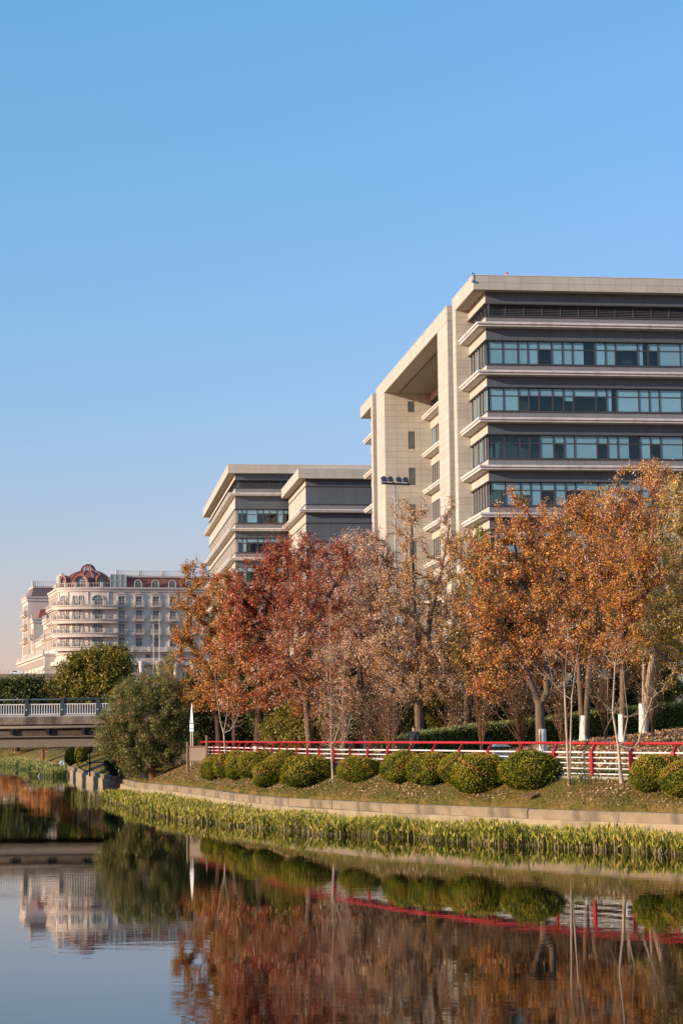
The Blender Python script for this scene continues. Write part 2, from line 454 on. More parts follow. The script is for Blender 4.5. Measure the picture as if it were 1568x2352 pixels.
M['ground'] = ground_material()
M['water'] = water_material()
rng = np.random.default_rng(7)
random.seed(7)

# ------------------------------------------------------------------ terrain: the bank follows the canal wall
_w = [(1900, 58.5), (1568, 63), (1270, 68), (976, 74.6), (900, 76), (804, 80), (687, 83.9), (556, 93), (446, 108), (402, 114.5),
      (312, 126), (287, 136), (240, 160), (191, 191), (120, 280), (40, 470)]
WALL = [((x - 784) / F * D, D) for x, D in _w]
WALL = [(34.0, 46.0)] + WALL + [(-140.0, 540.0), (-330.0, 560.0)]
WP = np.array(WALL)


# the promenade fence line (picture x, distance), from left to right
px_ = np.array([851, 873.5, 897.7, 922, 946, 971.7, 998, 1024.6, 1052, 1081, 1112, 1142.6, 1180, 1223, 1269.5, 1328, 1392.6, 1462, 1540.6, 1626.7,
                1719.7, 1825, 1939, 2061.6, 2199.7, 2349.6, 2505, 2673, 2850, 3040]) * 0.5742
pd_ = np.array([117.2, 115.2, 113.3, 111.3, 109.4, 107.4, 105.5, 103.5, 101.6, 99.6, 97.7, 95.7, 93.8, 91.8, 89.9, 88.0, 86.1, 84.3, 82.4, 80.6,
                78.8, 77.0, 75.3, 73.5, 71.8, 70.2, 68.5, 66.9, 65.6, 64.4])
FP = np.stack([(px_ - 784) / F * pd_, pd_], -1)
# a first stretch that starts behind the notice board
FP = np.concatenate([[FP[0] + (FP[0] - FP[1]) * 2.0 - np.array([.35, 0])], [FP[0] + (FP[0] - FP[1]) - np.array([.12, 0])], FP])
topz = np.interp(FP[:, 1], [66, 80, 117], [3.17, 3.31, 3.45])

_far = [(287, 136, 4.2), (240, 160, 4.2), (191, 191, 4.2), (120, 280, 4.5), (40, 470, 5)]
TF = np.concatenate([np.array([((x - 784) / F * D + o * .9, D + o * .4) for x, D, o in _far])[::-1], FP, [[20.5, 60.5], [37.0, 50.0]]])
TF = np.concatenate([[[-330.0, 566.0], [-138.0, 546.0]], TF])


def poly_dist(P, X, Y):
    X = np.asarray(X, float); Y = np.asarray(Y, float)
    best = np.full(X.shape, 1e9); sg = np.ones(X.shape)
    for i in range(len(P) - 1):
        a = P[i]; d = P[i + 1] - a; t = np.clip(((X - a[0]) * d[0] + (Y - a[1]) * d[1]) / (d @ d), 0, 1)
        r = np.hypot(X - a[0] - t * d[0], Y - a[1] - t * d[1]); cr = d[0] * (Y - a[1]) - d[1] * (X - a[0])
        m = r < best - 1e-9; best = np.where(m, r, best); sg = np.where(m, np.where(cr > 0, 1.0, -1.0), sg)
    return best * sg


def wall_dist(X, Y):
    """signed distance from the canal wall (+ on land) and the point's place along it"""
    X = np.asarray(X, float); Y = np.asarray(Y, float)
    best = np.full(X.shape, 1e9); sg = np.ones(X.shape)
    for i in range(len(WP) - 1):
        a = WP[i]; b = WP[i + 1]; d = b - a; L2 = d @ d
        t = np.clip(((X - a[0]) * d[0] + (Y - a[1]) * d[1]) / L2, 0, 1)
        px = a[0] + t * d[0]; py = a[1] + t * d[1]
        r = np.hypot(X - px, Y - py)
        cr = d[0] * (Y - a[1]) - d[1] * (X - a[0])       # left of the direction = water
        m = r < best - 1e-9
        best = np.where(m, r, best); sg = np.where(m, np.where(cr > 0, -1.0, 1.0), sg)
    return best * sg


def path_level(Y):
    return 2.05 + 0.006 * np.clip(np.asarray(Y, float) - 67, 0, 60)


def smooth(a, b, x):
    t = np.clip((x - a) / (b - a), 0, 1); return t * t * (3 - 2 * t)


def bump2(X, Y):
    return (np.sin(X * 1.7 + 0.6 * Y) + np.sin(Y * 1.3 - 0.8 * X + 1.0) + 0.6 * np.sin(X * 4.1 + Y * 3.3)) / 2.6


def ground_z(X, Y):
    X = np.asarray(X, float); Y = np.asarray(Y, float)
    d = wall_dist(X, Y); e = poly_dist(TF, X, Y)
    pl = np.interp(Y, [66, 80, 117, 200, 400], [2.03, 2.17, 2.31, 2.32, 2.6])
    t = np.clip(d / np.maximum(d - np.minimum(e, 0) + 1e-6, 1e-3), 0, 1)
    z = 0.97 + (pl - 0.97) * t ** 0.92 + bump2(X, Y) * 0.03 * np.sin(np.pi * t)
    z = np.where(e >= 0, pl + np.clip((e - 2.3) * 0.083, 0, 2.2) + bump2(X * 0.5, Y * 0.5) * 0.07 * smooth(3, 6, e), z)
    z = np.where(d < 0.22, -1.3, z)
    return z


def gz(x, y):
    return float(ground_z(np.array([x]), np.array([y]))[0])


def ground_hit(px, py, lo=55.0, hi=240.0):
    """where the sight line through picture point (px, py) meets the bank"""
    prev = None
    for Y in np.arange(lo, hi, 0.25):
        p = at(px, py, Y)
        if wall_dist(np.array([p[0]]), np.array([p[1]]))[0] < 0.3: continue
        g = gz(p[0], p[1])
        if p[2] <= g:
            return np.array([p[0], p[1], g])
    p = at(px, py, hi); return np.array([p[0], p[1], gz(p[0], p[1])])


gx = np.concatenate([[-900, -600, -420], np.arange(-330, -85, 9), np.arange(-85, -34, 0.9), np.arange(-34, 23, 0.35), np.arange(23, 60, 1.5), np.arange(60, 340, 14), [420, 600, 900]])
gy = np.concatenate([np.arange(38, 56, 1.5), np.arange(56, 132, 0.35), np.arange(132, 205, 0.7), np.arange(205, 480, 3), np.arange(480, 620, 6), np.arange(620, 1300, 50), [1600, 2200, 3000]])
GX, GY = np.meshgrid(gx, gy)
GZ = ground_z(GX, GY)
GD = wall_dist(GX, GY)
nx, ny = len(gx), len(gy)
vid = np.arange(nx * ny).reshape(ny, nx)
quad = np.stack([vid[:-1, :-1], vid[:-1, 1:], vid[1:, 1:], vid[1:, :-1]], -1).reshape(-1, 4)
keep = (GD.reshape(-1)[quad].max(1) > -0.4)
quad = quad[keep]
used = np.unique(quad); remap = -np.ones(nx * ny, int); remap[used] = np.arange(len(used))
me = bpy.data.meshes.new('ground')
me.from_pydata(np.stack([GX.ravel(), GY.ravel(), GZ.ravel()], -1)[used].tolist(), [], remap[quad].tolist())
me.materials.append(M['ground'])
me.polygons.foreach_set('use_smooth', [True] * len(me.polygons))
tag(link('ground', me), kind='structure')

mb = MB(); mb.add([(-420, -90, 0), (60, -90, 0), (60, 700, 0), (-420, 700, 0)], [(0, 1, 2, 3)])
tag(mb.build('water', M['water']), kind='structure')

# ------------------------------------------------------------------ canal wall: coping stones on a lower course
def resample(P, step):
    P = np.asarray(P, float); seg = np.hypot(*np.diff(P, axis=0).T); s = np.concatenate([[0], np.cumsum(seg)])
    n = max(2, int(round(s[-1] / step)) + 1); t = np.linspace(0, s[-1], n)
    return np.stack([np.interp(t, s, P[:, k]) for k in range(P.shape[1])], -1)


def catmull(P, sub=6):
    P = [np.array(p, float) for p in P]; out = []
    for i in range(len(P) - 1):
        p0 = P[max(i - 1, 0)]; p1 = P[i]; p2 = P[i + 1]; p3 = P[min(i + 2, len(P) - 1)]
        for k in range(sub):
            t = k / sub
            out.append(0.5 * ((2 * p1) + (-p0 + p2) * t + (2 * p0 - 5 * p1 + 4 * p2 - p3) * t * t + (-p0 + 3 * p1 - 3 * p2 + p3) * t ** 3))
    out.append(P[-1]); return np.array(out)


def wall_piece(path, name, label, step, z1):
    root = empty(name, (float(path[0][0]), float(path[0][1]), 0.0), 0, label, 'wall')
    o = np.array([path[0][0], path[0][1]])
    mb = MB(); mb.sweep((path - o).tolist(), [(0.17, -1.2), (0.17, 0.66), (0.14, 0.70), (-0.45, 0.70), (-0.45, -1.2)])
    mb.build('lower_course', M['concrete_low'], root)
    pts = resample(path, step)
    for i in range(len(pts) - 1):
        a, b = pts[i], pts[i + 1]; L = float(np.hypot(*(b - a))); ang = math.atan2(b[1] - a[1], b[0] - a[0])
        dz = random.uniform(-0.012, 0.012); off = random.uniform(-0.012, 0.012)
        g = 0.018
        m = MB(); m.sweep([(g, 0), (L * 0.5, 0), (L - g, 0)], [(0.03, 0.702), (0.03, z1 - 0.05), (-0.01, z1), (-0.46, z1), (-0.48, z1 - 0.03), (-0.48, 0.702)])
        m.build('coping_stone', M['concrete'], root, (a[0] - o[0] - math.sin(ang) * off, a[1] - o[1] + math.cos(ang) * off, dz), (0, 0, ang))
    return root


wnear = np.array(WALL[:12])
k = [i for i, w in enumerate(WALL) if w[1] == 126][0]
wall_piece(resample(np.array(WALL[:k + 1]), 2.4), 'canal_wall', 'low tan concrete canal wall behind the reeds in front of the clipped bushes', 4.6, 1.03)
wall_piece(np.array(WALL[k:k + 6]) + np.array([0.0, 0.03]), 'canal_wall', 'shadowed canal wall running away under the bridge', 6.0, 1.03)

# ------------------------------------------------------------------ promenade fence
fence = empty('promenade_fence', (FP[12][0], FP[12][1], float(topz[12]) - 1.12), 0,
              'red and white metal railing along the promenade behind the clipped bushes', 'railing')
fo = np.array([FP[12][0], FP[12][1], float(topz[12]) - 1.12])
n = len(FP)
rail_pts = []
meshes = {}
for i in range(n):
    d = FP[min(i + 1, n - 1)] - FP[max(i - 1, 0)]; d /= np.hypot(*d)
    nrm = np.array([-d[1], d[0]])
    if nrm[0] < 0: nrm = -nrm                        # towards the path
    ang = math.atan2(nrm[1], nrm[0])
    base = topz[i] - 1.16; H = 1.16
    m = MB(); m.box(-0.085, 0.085, -0.065, 0.065, -0.25, H - 0.27)
    m.add([(-0.07, -0.028, H - 0.27), (0.07, -0.028, H - 0.27), (0.07, 0.028, H - 0.27), (-0.07, 0.028, H - 0.27),
           (0.10, -0.02, H - 0.02), (0.17, -0.02, H - 0.02), (0.17, 0.02, H - 0.02), (0.10, 0.02, H - 0.02)],
          [(3, 2, 1, 0), (4, 5, 6, 7), (0, 1, 5, 4), (1, 2, 6, 5), (2, 3, 7, 6), (3, 0, 4, 7)])
    if 'post' not in meshes: meshes['post'] = m.mesh('post', M['red'])
    link('post', meshes['post'], fence, (FP[i][0] - fo[0], FP[i][1] - fo[1], base - fo[2]), (0, 0, ang))
    q = FP[i] + nrm * 0.14
    rail_pts.append((q[0] - fo[0], q[1] - fo[1], topz[i] - fo[2] + random.uniform(-0.006, 0.006)))
cr = catmull(rail_pts, 3)
m = MB(); m.tube(cr.tolist(), 0.052, 10); m.build('handrail', M['red'], fence, smooth=True)
for i in range(n - 1):
    a, b = FP[i], FP[i + 1]
    for k, (dz, r) in enumerate([(0.31, 0.032), (0.49, 0.024), (0.675, 0.024), (0.86, 0.024), (1.045, 0.024)]):
        p = (a[0] - fo[0], a[1] - fo[1], topz[i] - dz - fo[2]); q = (b[0] - fo[0], b[1] - fo[1], topz[i + 1] - dz - fo[2])
        m = MB(); m.tube([p, q], r, 8)
        m.build('rail', M['white'], fence, smooth=True)

# paved path behind the fence
pe = []
fine = catmull(FP, 4)
for i, p in enumerate(fine):
    d = fine[min(i + 1, len(fine) - 1)] - fine[max(i - 1, 0)]; d /= np.hypot(*d); nn = np.array([-d[1], d[0]])
    if nn[0] < 0: nn = -nn
    pe.append((p - nn * 0.16, p + nn * 2.3))
V = []; Fc = []
for i, (a, b) in enumerate(pe):
    tz = float(np.interp(fine[i][1], FP[::-1, 1], topz[::-1])) - 1.13
    V += [(a[0], a[1], tz), (b[0], b[1], tz + 0.01), (a[0], a[1], tz - 0.3), (b[0], b[1], tz - 0.3)]
for i in range(len(pe) - 1):
    j = 4 * i
    Fc += [(j, j + 1, j + 5, j + 4), (j + 2, j, j + 4, j + 6), (j + 1, j + 3, j + 7, j + 5)]
mb = MB(); mb.add(V, Fc)
tag(mb.build('path', M['path']), kind='structure')
PATH_MID = np.array([(a * 0.45 + b * 0.55) for a, b in pe])
# ------------------------------------------------------------------ office buildings
TH = math.atan(614 / F)
EU = np.array([math.cos(TH), math.sin(TH)]); EV = np.array([-math.sin(TH), math.cos(TH)])
GB = 4.1                                     # ground level at the buildings
PM = {}


def panel(parent, name, mat, size, loc):
    key = (name, mat, tuple(round(s, 3) for s in size))
    if key not in PM:
        x, y, z = size; b = min(0.012, x / 5, y / 5)
        mb = MB(); mb.box(0, x, 0, y, 0, z)
        PM[key] = mb.mesh(name, M[mat])
    return link(name, PM[key], parent, loc)


GAP = 0.016


def panels_front(parent, name, mat, u0, u1, z0, z1, v, w, h, t=0.04):
    """panels on a wall that faces the camera (v = its outer plane)"""
    nu = max(1, round((u1 - u0) / w)); nz = max(1, round((z1 - z0) / h)); a = (u1 - u0) / nu; c = (z1 - z0) / nz
    for i in range(nu):
        for j in range(nz):
            panel(parent, name, mat, (a - GAP, t, c - GAP), (u0 + i * a + GAP / 2, v + random.uniform(0, .004), z0 + j * c + GAP / 2))


def panels_left(parent, name, mat, v0, v1, z0, z1, u, w, h, t=0.04):
    nu = max(1, round((v1 - v0) / w)); nz = max(1, round((z1 - z0) / h)); a = (v1 - v0) / nu; c = (z1 - z0) / nz
    for i in range(nu):
        for j in range(nz):
            panel(parent, name, mat, (t, a - GAP, c - GAP), (u + random.uniform(0, .004), v0 + i * a + GAP / 2, z0 + j * c + GAP / 2))


WM = {}


def window(parent, w, h, tr, loc, rz=0.0, blind=None, name='window', fr=0.055, split=0, depth=0.04):
    """a framed window w x h with a transom at height tr; panes and blind are sub-parts; local x to the right, -y outwards"""
    key = ('f', round(w, 2), round(h, 2), round(tr, 2), split, fr)
    if key not in WM:
        m = MB(); d = depth; yb = 0.035
        m.box(0, fr, 0, d, 0, h); m.box(w - fr, w, 0, d, 0, h)
        m.box(fr, w - fr, 0.002, d, 0, fr); m.box(fr, w - fr, 0.002, d, h - fr, h)
        if tr: m.box(fr, w - fr, -0.012, d, tr - 0.04, tr + 0.04)
        for k in range(split):
            x = w * (k + 1) / (split + 1); m.box(x - .025, x + .025, 0.004, d, fr, (tr - 0.04) if tr else h - fr)
        WM[key] = m.mesh(name, M['frame'])
    o = link(name, WM[key], parent, loc, (0, 0, rz))
    spans = [(fr, tr - 0.04), (tr + 0.04, h - fr)] if tr else [(fr, h - fr)]
    for z0, z1 in spans:
        key = ('p', round(w, 2), round(z0, 2), round(z1, 2))
        if key not in WM:
            m = MB(); m.add([(fr, 0.02, z0), (w - fr, 0.02, z0), (w - fr, 0.02, z1), (fr, 0.02, z1)], [(0, 1, 2, 3)])
            WM[key] = m.mesh('pane', M['glass'], recalc=False)
        link('pane', WM[key], o)
    if blind:
        x0, x1, zb = blind                                   # fraction of width, lowest point
        key = ('b', round(w, 2), round(h, 2), x0, x1, round(zb, 2))
        if key not in WM:
            m = MB(); m.box(w * x0 + (fr if x0 == 0 else 0), w * x1 - (fr if x1 == 1 else 0), 0.045, 0.055, zb, h - 0.01)
            WM[key] = m.mesh('blind', M['blind'])
        link('blind', WM[key], o)
    return o


def ledge_prof(z1, big=True):
    """outward/z section of the projecting ledge: a lip above a set-back drip"""
    return [(0, z1 - 0.06), (1.0, z1), (1.0, z1 - 0.17), (0.94, z1 - 0.18), (0.94, z1 - 0.21), (0.86, z1 - 0.22), (0.86, z1 - 0.37), (0, z1 - 0.42)]


oc = at(1113.3, 671, 175)
office = empty('office_building', (oc[0], oc[1], 0), TH,
               'tall cream and dark grey office block with a portal frame and teal ribbon windows', 'office building')
ROOF, FB = 43.95, 42.62                      # roof edge and underside
LEV = [39.77, 35.49, 31.32, 27.13, 22.97, 18.8, 14.6]
UE = -1.22
LEN = 30.0
r2 = random.Random(3)

# structural core: solid volumes behind the cladding
m = MB()
m.box(1.3, LEN, 1.3, 17.0, GB - 3, FB - 0.3); m.box(5.0, LEN, 17.0, 51.2, GB - 3, FB - 0.3); m.box(1.0, LEN, 57.0, 70.0, GB - 3, FB - 0.3)
core = m.build('core', M['room'], office)
m = MB()
m.box(0.06, LEN, 0.06, 0.9, GB - 3, 10.2); m.box(0.06, 0.9, 0.9, 8.2, GB - 3, 10.2)
m.build('plinth', M['cream_joint'], office)
panels_front(office, 'plinth_panel', 'cream', 0.0, LEN, 7.4, 10.2, 0.02, 1.5, 0.9)

# front: bands of each floor
mods = [1.26, 1.35, .90, .92, 1.22, .97, .90, 2.04, .95, .90, 2.03, .95, .92]
while sum(mods) < LEN - 1.5: mods += [2.03, .95, .90]
mods[-1] -= sum(mods) - (LEN - 0.3)
for fi, L in enumerate(LEV):
    nxt = LEV[fi - 1] if fi else None
    last = fi == len(LEV) - 1
    # ledge wraps round the corner up to the first pier
    m = MB(); m.sweep([(0.02, 7.7), (0.02, 0.02), (LEN, 0.02)][::-1], [(o * 0.72 if False else o, z) for o, z in ledge_prof(L)])
    # sweep needs outward on its left-hand side: going from right to left then back
    m.build('ledge', M['ledge'], office)
    top = FB if fi == 0 else nxt - 0.42
    w0, w1 = (L + .69, L + 1.75) if fi == 0 else (L + .69, L + 2.77)
    # back-up walls of the bands
    m = MB(); m.box(0.05, LEN, 0.05, 0.5, L - 0.05, w0 - 0.02); m.box(0.05, 0.5, 0.5, 7.7, L - 0.05, w0 - 0.02)
    m.box(0.05, LEN, 0.05, 0.5, w1 + 0.02, top); m.box(0.05, 0.5, 0.5, 7.7, w1 + 0.02, top)
    m.build('band_wall', M['cream_joint'], office)
    panels_front(office, 'sill_panel', 'grey_panel', 0.0, LEN, L + 0.0, w0 - 0.06, 0.0, 1.4, 0.7)
    panels_left(office, 'sill_panel', 'cream', 0.05, 7.7, L + 0.0, w0 - 0.06, 0.0, 1.9, 0.7)
    panels_front(office, 'spandrel_panel', 'dark_panel', 0.0, LEN, w1 + 0.10, top, 0.0, 1.4, 1.2)
    panels_left(office, 'spandrel_panel', 'cream', 0.05, 7.7, w1 + 0.10, top, 0.0, 1.9, 1.2)
    m = MB(); m.sweep([(0, 7.7), (0, 0), (LEN, 0)][::-1], [(-.3, w0 - 0.06), (0.10, w0 - 0.06), (0.10, w0 - 0.005), (-.3, w0 - 0.005)])
    m.sweep([(0, 7.7), (0, 0), (LEN, 0)][::-1], [(-.3, w1 + 0.005), (0.12, w1 + 0.005), (0.12, w1 + 0.09), (-.3, w1 + 0.09)])
    m.build('sill_strip', M['frame'], office)
    h = w1 - w0
    if fi == 0:
        # louvred plant floor
        m = MB(); m.box(0.8, LEN, 0.82, 0.88, w0 - .02, w1 + .02); m.build('plant_room_wall', M['room'], office)
        for k in range(int((LEN - 0.4) / 1.65)):
            m = MB(); w = 1.6
            for j in range(7):
                z = 0.07 + j * (h - 0.12) / 6.5
                m.add([(0, 0, z), (w, 0, z), (w, 0.07, z + 0.05), (0, 0.07, z + 0.05), (0, 0, z + .016), (w, 0, z + .016), (w, 0.07, z + 0.066), (0, 0.07, z + 0.066)],
                      [(0, 1, 2, 3), (7, 6, 5, 4), (0, 4, 5, 1), (2, 6, 7, 3)])
            m.box(w, w + 0.045, -0.01, 0.09, 0, h)
            if 'lv' not in WM: WM['lv'] = m.mesh('louvre', M['louvre'])
            link('louvre', WM['lv'], office, (0.22 + k * 1.65, 0.22, w0))
        for k in range(5):
            o = link('louvre', WM['lv'], office, (0.22, 7.6 - 0.2 - k * 1.5, w0), (0, 0, -math.pi / 2)); o.scale.x = 0.9
        continue
    if last: continue
    x = 0.24
    zone = fi % 3
    for k, w in enumerate(mods):
        mode = r2.random()
        bl = (0, 1, h - 0.75 - r2.choice([0, 0.0, 0.35, 0.8, 1.3]) if mode < .8 else h - 0.72)
        if mode < 0.50: bl = (0, 1, 0.10)
        if fi == 3 and k < 4: bl = None
        elif 0.50 < mode < 0.58: bl = (0, .5, 0.1)
        if bl and bl[2] < 0.1: bl = (bl[0], bl[1], 0.1)
        window(office, w - 0.012, h, h * 0.665, (x, 0.13, w0), 0, bl)
        x += w
    yv = 7.62
    for k in range(6):
        w = 1.2
        window(office, w - 0.012, h, 0, (0.14, yv, w0), -math.pi / 2, (0, 1, 0.1) if r2.random() < .35 else None, split=1)
        m = MB(); m.box(-0.06, 0.06, -0.03, 0.03, 0, h)
        if ('fin', round(h, 2)) not in WM: WM[('fin', round(h, 2))] = m.mesh('window_fin', M['fin'])
        link('window_fin', WM[('fin', round(h, 2))], office, (0.13, yv, w0))
        yv -= w

# roof slab with two rows of fascia panels
m = MB(); m.box(UE + 0.05, LEN, -0.85, 9.2, FB + 0.02, ROOF - 0.05); m.box(0.5, LEN, 9.2, 70, FB - 0.3, ROOF - 0.3)
m.build('roof', M['cream_joint'], office)
m = MB(); m.box(UE + 0.04, LEN, -0.86, 9.2, FB - 0.02, FB + 0.018); m.build('soffit', M['soffit'], office)
panels_front(office, 'fascia_panel', 'cream', UE, LEN, FB, ROOF - .06, -0.9, 1.4, 0.66)
panels_left(office, 'fascia_panel', 'cream', -0.85, 9.2, FB, ROOF - .06, UE, 1.45, 0.66)
m = MB(); m.box(UE - .03, LEN, -0.93, 9.23, ROOF - .06, ROOF); m.build('roof_coping', M['ledge'], office)

# first pier
def leg(v0, v1, u1, z0, z1, name, wl, cols_front=None):
    m = MB(); m.box(UE + .05, u1, v0 + .05, v1 - .02, GB - 3, z1); m.build('pier', M['cream_joint'], office)
    panels_left(office, name, 'cream', v0 + .01, v1, z0, z1, UE, wl, 0.665)
    panels_front(office, name, 'cream', UE + .01, u1, z0, z1, v0, (u1 - UE) if cols_front is None else cols_front, 0.665)


leg(7.7, 9.2, 0.9, 12.0, FB - .01, 'pier_panel', 1.5)
leg(11.8, 17.1, 1.2, 12.0, FB - .15, 'portal_panel', 2.65)
# portal beam and its soffit over the recess
m = MB(); m.box(UE + .05, 4.3, 11.85, 57.0, FB - .1, ROOF - .05); m.build('portal_beam', M['cream_joint'], office)
panels_left(office, 'portal_fascia_panel', 'cream', 11.8, 57.0, FB - .13, ROOF - .06, UE, 1.42, 0.72)
panels_front(office, 'portal_fascia_panel', 'cream', UE, 1.2, FB - .13, ROOF - .06, 11.8, 2.5, 0.72)
m = MB(); m.box(UE - .03, 4.3, 11.77, 57.03, ROOF - .06, ROOF); m.build('portal_coping', M['ledge'], office)
for k in range(4):
    a = UE + .06 + k * 1.3
    panel(office, 'soffit_panel', 'soffit', (1.27, 33.8, 0.05), (a, 17.15, FB - .16))
# rear volume with a panelled side facing the camera
m = MB(); m.box(UE + .05, 4.5, 51.05, 57.0, GB - 3, FB - .11); m.build('rear_volume', M['cream_joint'], office)
ops = [(40.29, 41.5), (36.10, 38.07), (31.98, 33.94), (27.89, 29.81), (23.7, 25.6), (19.5, 21.4)]
zr = [FB - .17 - .667 * k for k in range(46)]
for k in range(len(zr) - 1):
    z1, z0 = zr[k], zr[k + 1]
    for c in range(4):
        u0 = UE + c * 1.345; u1 = u0 + 1.345
        cuts = [(z0, z1)]
        if c == 2:
            for (b, t) in ops:
                nc = []
                for a, d in cuts:
                    if t <= a or b >= d: nc.append((a, d)); continue
                    if a < b: nc.append((a, b))
                    if t < d: nc.append((t, d))
                cuts = nc
            full = [(u0 + 0.72, u1, z0, z1)]
            rects = [(u0, u0 + 0.72, a, d) for a, d in cuts if d - a > .05] + ([(u0 + 0.72, u1, z0, z1)] if cuts != [(z0, z1)] else [])
            if cuts == [(z0, z1)]: rects = [(u0, u1, z0, z1)]
        else:
            rects = [(u0, u1, z0, z1)]
        for a, b, c0, c1 in rects:
            panel(office, 'wall_panel', 'cream', (b - a - GAP, .06, c1 - c0 - GAP), (a + GAP / 2, 50.98, c0 + GAP / 2))
for b, t in ops:
    m = MB(); m.box(0, 0.72, 0.03, 0.045, 0, t - b)
    o = m.build('narrow_window', M['frame'], office, (UE + 2.69, 50.99, b))
    m = MB(); m.add([(0.06, 0.02, .06), (.66, 0.02, .06), (.66, 0.02, t - b - .06), (.06, 0.02, t - b - .06)], [(0, 1, 2, 3)])
    m.build('pane', M['h_glass'], o)
panels_left(office, 'rear_panel', 'cream', 51.0, 57.0, 12.0, FB - .15, UE, 3.0, 0.665)
# recess wall with its ledges and windows
for fi, L in enumerate(LEV[:-1]):
    nxt = LEV[fi - 1] if fi else None
    top = FB - .2 if fi == 0 else nxt - .42
    w0, w1 = (L + .69, L + 1.75) if fi == 0 else (L + .69, L + 2.77)
    m = MB(); m.sweep([(4.0, 17.12), (4.0, 50.96)], ledge_prof(L)); m.build('ledge', M['ledge'], office)
    m = MB(); m.box(4.0, 4.5, 17.12, 50.96, L - .05, w0 - .02); m.box(4.0, 4.5, 17.12, 50.96, w1 + .02, top)
    m.build('band_wall', M['cream'], office)
    h = w1 - w0
    y = 50.9
    for k in range(16 if fi else 6):
        if fi == 0:
            link('louvre', WM['lv'], office, (4.1, y, w0), (0, 0, -math.pi / 2))
        else:
            window(office, 1.29, h, 0, (4.14, y, w0), -math.pi / 2, (0, 1, .1) if r2.random() < .3 else None, split=1)
            link('window_fin', WM[('fin', round(h, 2))], office, (4.1, y, w0))
        y -= 1.65 if fi == 0 else 1.3
m = MB(); m.box(4.6, 4.9, 17.12, 51.0, GB - 3, FB - .2); m.build('recess_backing', M['room'], office)
# far bay beyond the rear volume
leg(60.0, 61.4, 0.9, 12.0, FB - .01, 'far_pier_panel', 1.4)
m = MB(); m.box(UE + .05, 1.0, 60.05, 70.2, FB + .02, ROOF - .05); m.build('far_roof', M['cream_joint'], office)
panels_left(office, 'far_fascia_panel', 'cream', 60.0, 70.2, FB, ROOF - .06, UE, 1.45, 0.66)
panels_front(office, 'far_fascia_panel', 'cream', UE, 0.9, FB, ROOF - .06, 60.0, 2.2, 0.66)
m = MB(); m.box(UE + .04, 1.0, 60.04, 70.2, FB - .02, FB + .018); m.build('far_soffit', M['soffit'], office)
m = MB(); m.box(UE - .03, 1.0, 59.97, 70.2, ROOF - .06, ROOF); m.build('far_coping', M['ledge'], office)
for fi, L in enumerate(LEV[:6]):
    m = MB(); m.sweep([(0.0, 61.4), (0.0, 70.0)], ledge_prof(L)); m.build('ledge', M['ledge'], office)
    top = FB if fi == 0 else LEV[fi - 1] - .42
    w0, w1 = L + .69, L + (1.75 if fi == 0 else 2.77)
    m = MB(); m.box(0, .8, 61.4, 70.0, L - .05, w0); m.box(0, .8, 61.4, 70.0, w1, top); m.build('band_wall', M['cream'], office)
# small things on the roof
m = MB(); m.tube([(1.9, -.3, ROOF - .02), (1.9, -.3, ROOF + .22)], .05, 8); o = m.build('beacon', M['ledge'], office)
m = MB(); m.lathe([(0.0, ROOF + .42), (.07, ROOF + .40), (.09, ROOF + .33), (.09, ROOF + .22), (0, ROOF + .22)], 10, (1.9, -.3)); m.build('lens', M['red_lamp'], o)
m = MB(); m.bar((UE + .1, -.8, ROOF - .02), (UE + .1, -.8, ROOF + .1), .06, .06, (0, 1, 0)); m.bar((UE + .1, -.8, ROOF + .1), (UE - .2, -.98, ROOF + .12), .1, .1)
m.bar((UE - .12, -.96, ROOF + .1), (UE - .12, -.96, ROOF - .52), .05, .05, (0, 1, 0)); m.lathe([(0, ROOF - .75), (.1, ROOF - .7), (.13, ROOF - .6), (.1, ROOF - .5), (0, ROOF - .48)], 10, (UE - .12, -.96))
m.build('roof_camera', M['pale_metal'], office)
m = MB(); m.tube([(2.05, -.3, ROOF - .02), (2.05, -.3, ROOF + .7)], .012, 5); m.build('lightning_rod', M['pale_metal'], office)


